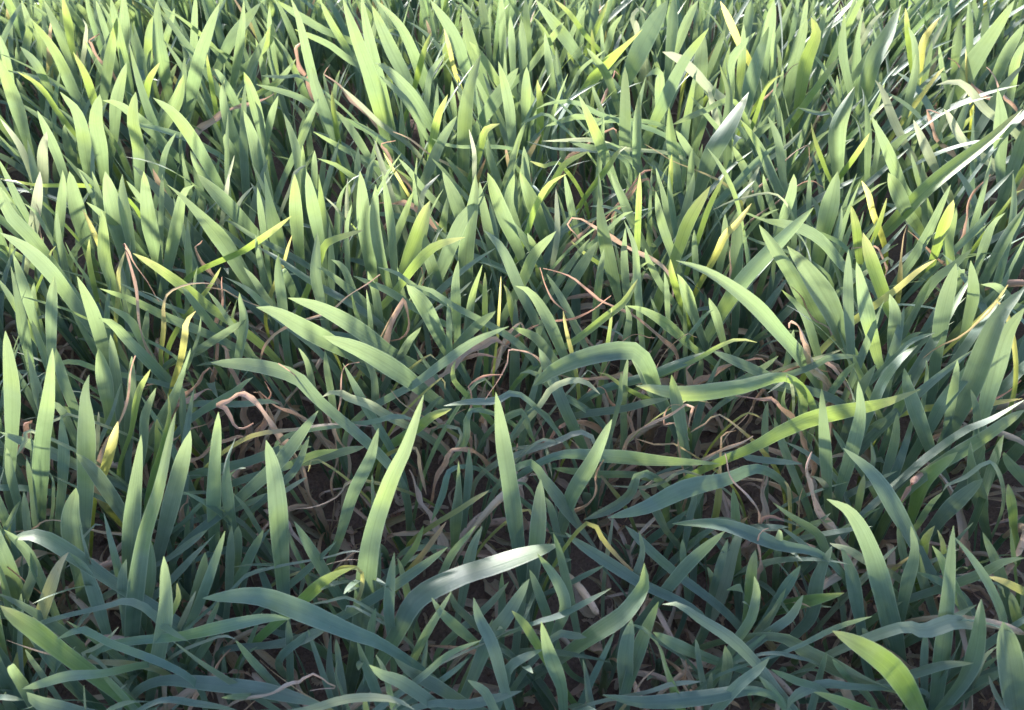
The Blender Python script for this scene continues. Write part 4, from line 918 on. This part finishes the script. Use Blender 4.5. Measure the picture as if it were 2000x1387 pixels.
fallen = []
for b in blades:
    if b.cls != 'l': continue
    g = at_height(b.px[0][0], b.px[0][1], 0.01)
    o0 = np.array([b.P[0, 0], b.P[0, 1], float(ground_z(b.P[0, 0], b.P[0, 1]))])
    zshift = float(ground_z(b.P[:, 0].mean(), b.P[:, 1].mean())) + 0.004 - b.P[:, 2]
    b.P[:, 2] += zshift + 0.002 * np.sin(np.arange(len(b.P)))
    ob = link('fallen_blade', seen_blade(b, o0, o0), None, tuple(o0))
    fallen.append((ob, b.wpx))
FL = [flat_strip(random.uniform(0.025, 0.07), random.uniform(0.003, 0.008), M_DRY if k % 3 else M_STRAW, 'fallen_blade') for k in range(14)]
for k in range(70):
    px, py = random.uniform(0, 2000), random.choice([random.uniform(400, 800), random.uniform(780, 1387), random.uniform(780, 1387)])
    q = at_height(px, py, 0.0)
    ob = link('fallen_blade', random.choice(FL), None, (q[0], q[1], float(ground_z(q[0], q[1])) + 0.001))
    ob.rotation_euler = (random.gauss(0, 0.12), random.gauss(0, 0.12), random.uniform(0, 6.28))
    fallen.append((ob, 0))
FARR = [mesh_arrays(m) for m in FL]
parts = []
for k in range(420):
    x = random.uniform(-0.7, 0.7); y = random.uniform(0.02, 1.0)
    j = random.randrange(len(FL)); v, f, uv = FARR[j]
    a = random.uniform(0, 6.28); c, s = math.cos(a), math.sin(a); sc = random.uniform(0.25, 0.9)
    W = np.stack([v[:, 0] * c - v[:, 1] * s, v[:, 0] * s + v[:, 1] * c, v[:, 2] + 0.001], -1) * sc + np.array([x, y, float(ground_z(x, y))])
    parts.append((W, f, uv, 0 if j % 3 else 1))
for k in range(520):
    q = at_height(random.uniform(-50, 2050), random.uniform(640, 1400), 0.0)
    j = random.randrange(len(FL)); v, f, uv = FARR[j]
    a = random.uniform(0, 6.28); c, s = math.cos(a), math.sin(a); sc = random.uniform(0.3, 0.75)
    e = random.uniform(-0.5, 0.9); ce, se_ = math.cos(e), math.sin(e)
    v = np.stack([v[:, 0] * ce - v[:, 2] * se_, v[:, 1], v[:, 0] * se_ + v[:, 2] * ce], -1)
    W = np.stack([v[:, 0] * c - v[:, 1] * s, v[:, 0] * s + v[:, 1] * c, v[:, 2] - min(0.0, v[:, 2].min()) + 0.001], -1) * sc + np.array([q[0], q[1], float(ground_z(q[0], q[1]))])
    parts.append((W, f, uv, 0 if j % 3 else 1))
merge_stuff('leaf_litter', parts, [M_DRY, M_STRAW], 'scraps of tan dead wheat leaf littering the soil', 'leaf litter')

# ------------------------------------------------------------------ labels
NUM = dict(enumerate('no one two three four five six seven eight nine ten eleven twelve thirteen fourteen'.split()))
KIND = (('v', 'bright yellow'), ('y', 'yellow-green'), ('p', 'bleached/glint-pale'), ('t', 'withering'), ('d', 'dead tan'))  # the p kind is mostly glint painted into the blade, with some bleaching
def near_gap(c):
    return min(np.hypot(*(c[:2] - at_height((x0 + x1) / 2, (y0 + y1) / 2, 0)[:2])) for x0, y0, x1, y1 in GAPS)
for t in things:
    cl = [b.cls for b in t['b']] + t['extra']
    n = {k: cl.count(k) for k in 'gyvptd'}
    bits = ([NUM[n['g']] + ' green'] if n['g'] else []) + [NUM[n[k]] + ' ' + w for k, w in KIND if n[k]]
    top = max([b.P[:, 2].max() for b in t['b']] + [t.get('top', 0.06)])
    size = 'tall' if top > 0.145 else ('short' if top < 0.10 else 'mid-height')
    wide = max([b.wpx * np.mean(project(b.P)[2]) / FPX for b in t['b'] if b.cls != 'd'] + [0.006])
    reach = max([np.hypot(*(b.P[-1, :2] - t['c'][:2])) for b in t['b']] + [0.0])
    post = 'arching' if reach > 0.075 else ('spreading' if reach > 0.04 else 'upright')
    lab = f"{size} {post} " + ('broad-bladed ' if wide > 0.0125 else '') + 'wheat plant, ' + ', '.join(bits) + (' blade' if len(cl) == 1 else ' blades')
    if near_gap(t['c']) < 0.05: lab += ', beside bare soil'
    if len(lab.split()) > 16: lab = lab.replace(', beside bare soil', '')
    if len(lab.split()) > 16: lab = lab.replace('bright yellow', 'yellow').replace('dead tan', 'dead')
    if len(lab.split()) > 16: lab = lab.replace('broad-bladed ', '')
    t['label'], t['n'] = lab, n
def tell_apart():
    seen = {}
    for t in things: seen.setdefault(t['label'], []).append(t)
    return [v for v in seen.values() if len(v) > 1]
for rank in range(4):
    for same in tell_apart():
        for t in same[1 if rank else 0:]:
            if len(t['label'].split()) > 9: continue
            near_t = sorted((q for q in things if q is not t), key=lambda q: np.hypot(*(q['c'][:2] - t['c'][:2])))[:5]
            for q in near_t[rank:]:
                k = next((w for kk, w in (('v', 'bright yellow'), ('p', 'bleached/glint-pale'), ('t', 'withering'), ('d', 'dead tan'), ('y', 'yellow-green')) if q['n'][kk]), None)
                if k: t['label'] += f', beside one with {NUM[q["n"][next(a for a, b_ in KIND if b_ == k)]]} {k}'; break
for t in things:
    tag(t['root'], t['label'], 'wheat plant', 'young wheat plants in the drilled rows')
for ob, w in fallen:
    L = max(ob.dimensions)
    col = 'straw-brown' if ob.data.materials[0] == M_STRAW else 'pinkish tan'
    wd = ('broad ' if w > 15 else 'narrow ') if w else 'curled '
    ln = 'long ' if L > 0.05 else ('short ' if L < 0.025 else '')
    c = np.array(ob.matrix_basis.translation)
    pl = 'on the bare soil' if near_gap(c) < 0.045 else ('under the dense wheat stand' if c[1] > 0.36 else 'among the stems of the open row')
    tag(ob, f"{ln}{wd}{col} dead wheat blade lying {pl}", 'dead leaf', 'dead blades fallen on the soil')
print('plants', len(plants), 'things', len(things), 'blades', len(blades), 'fill', len(fill))
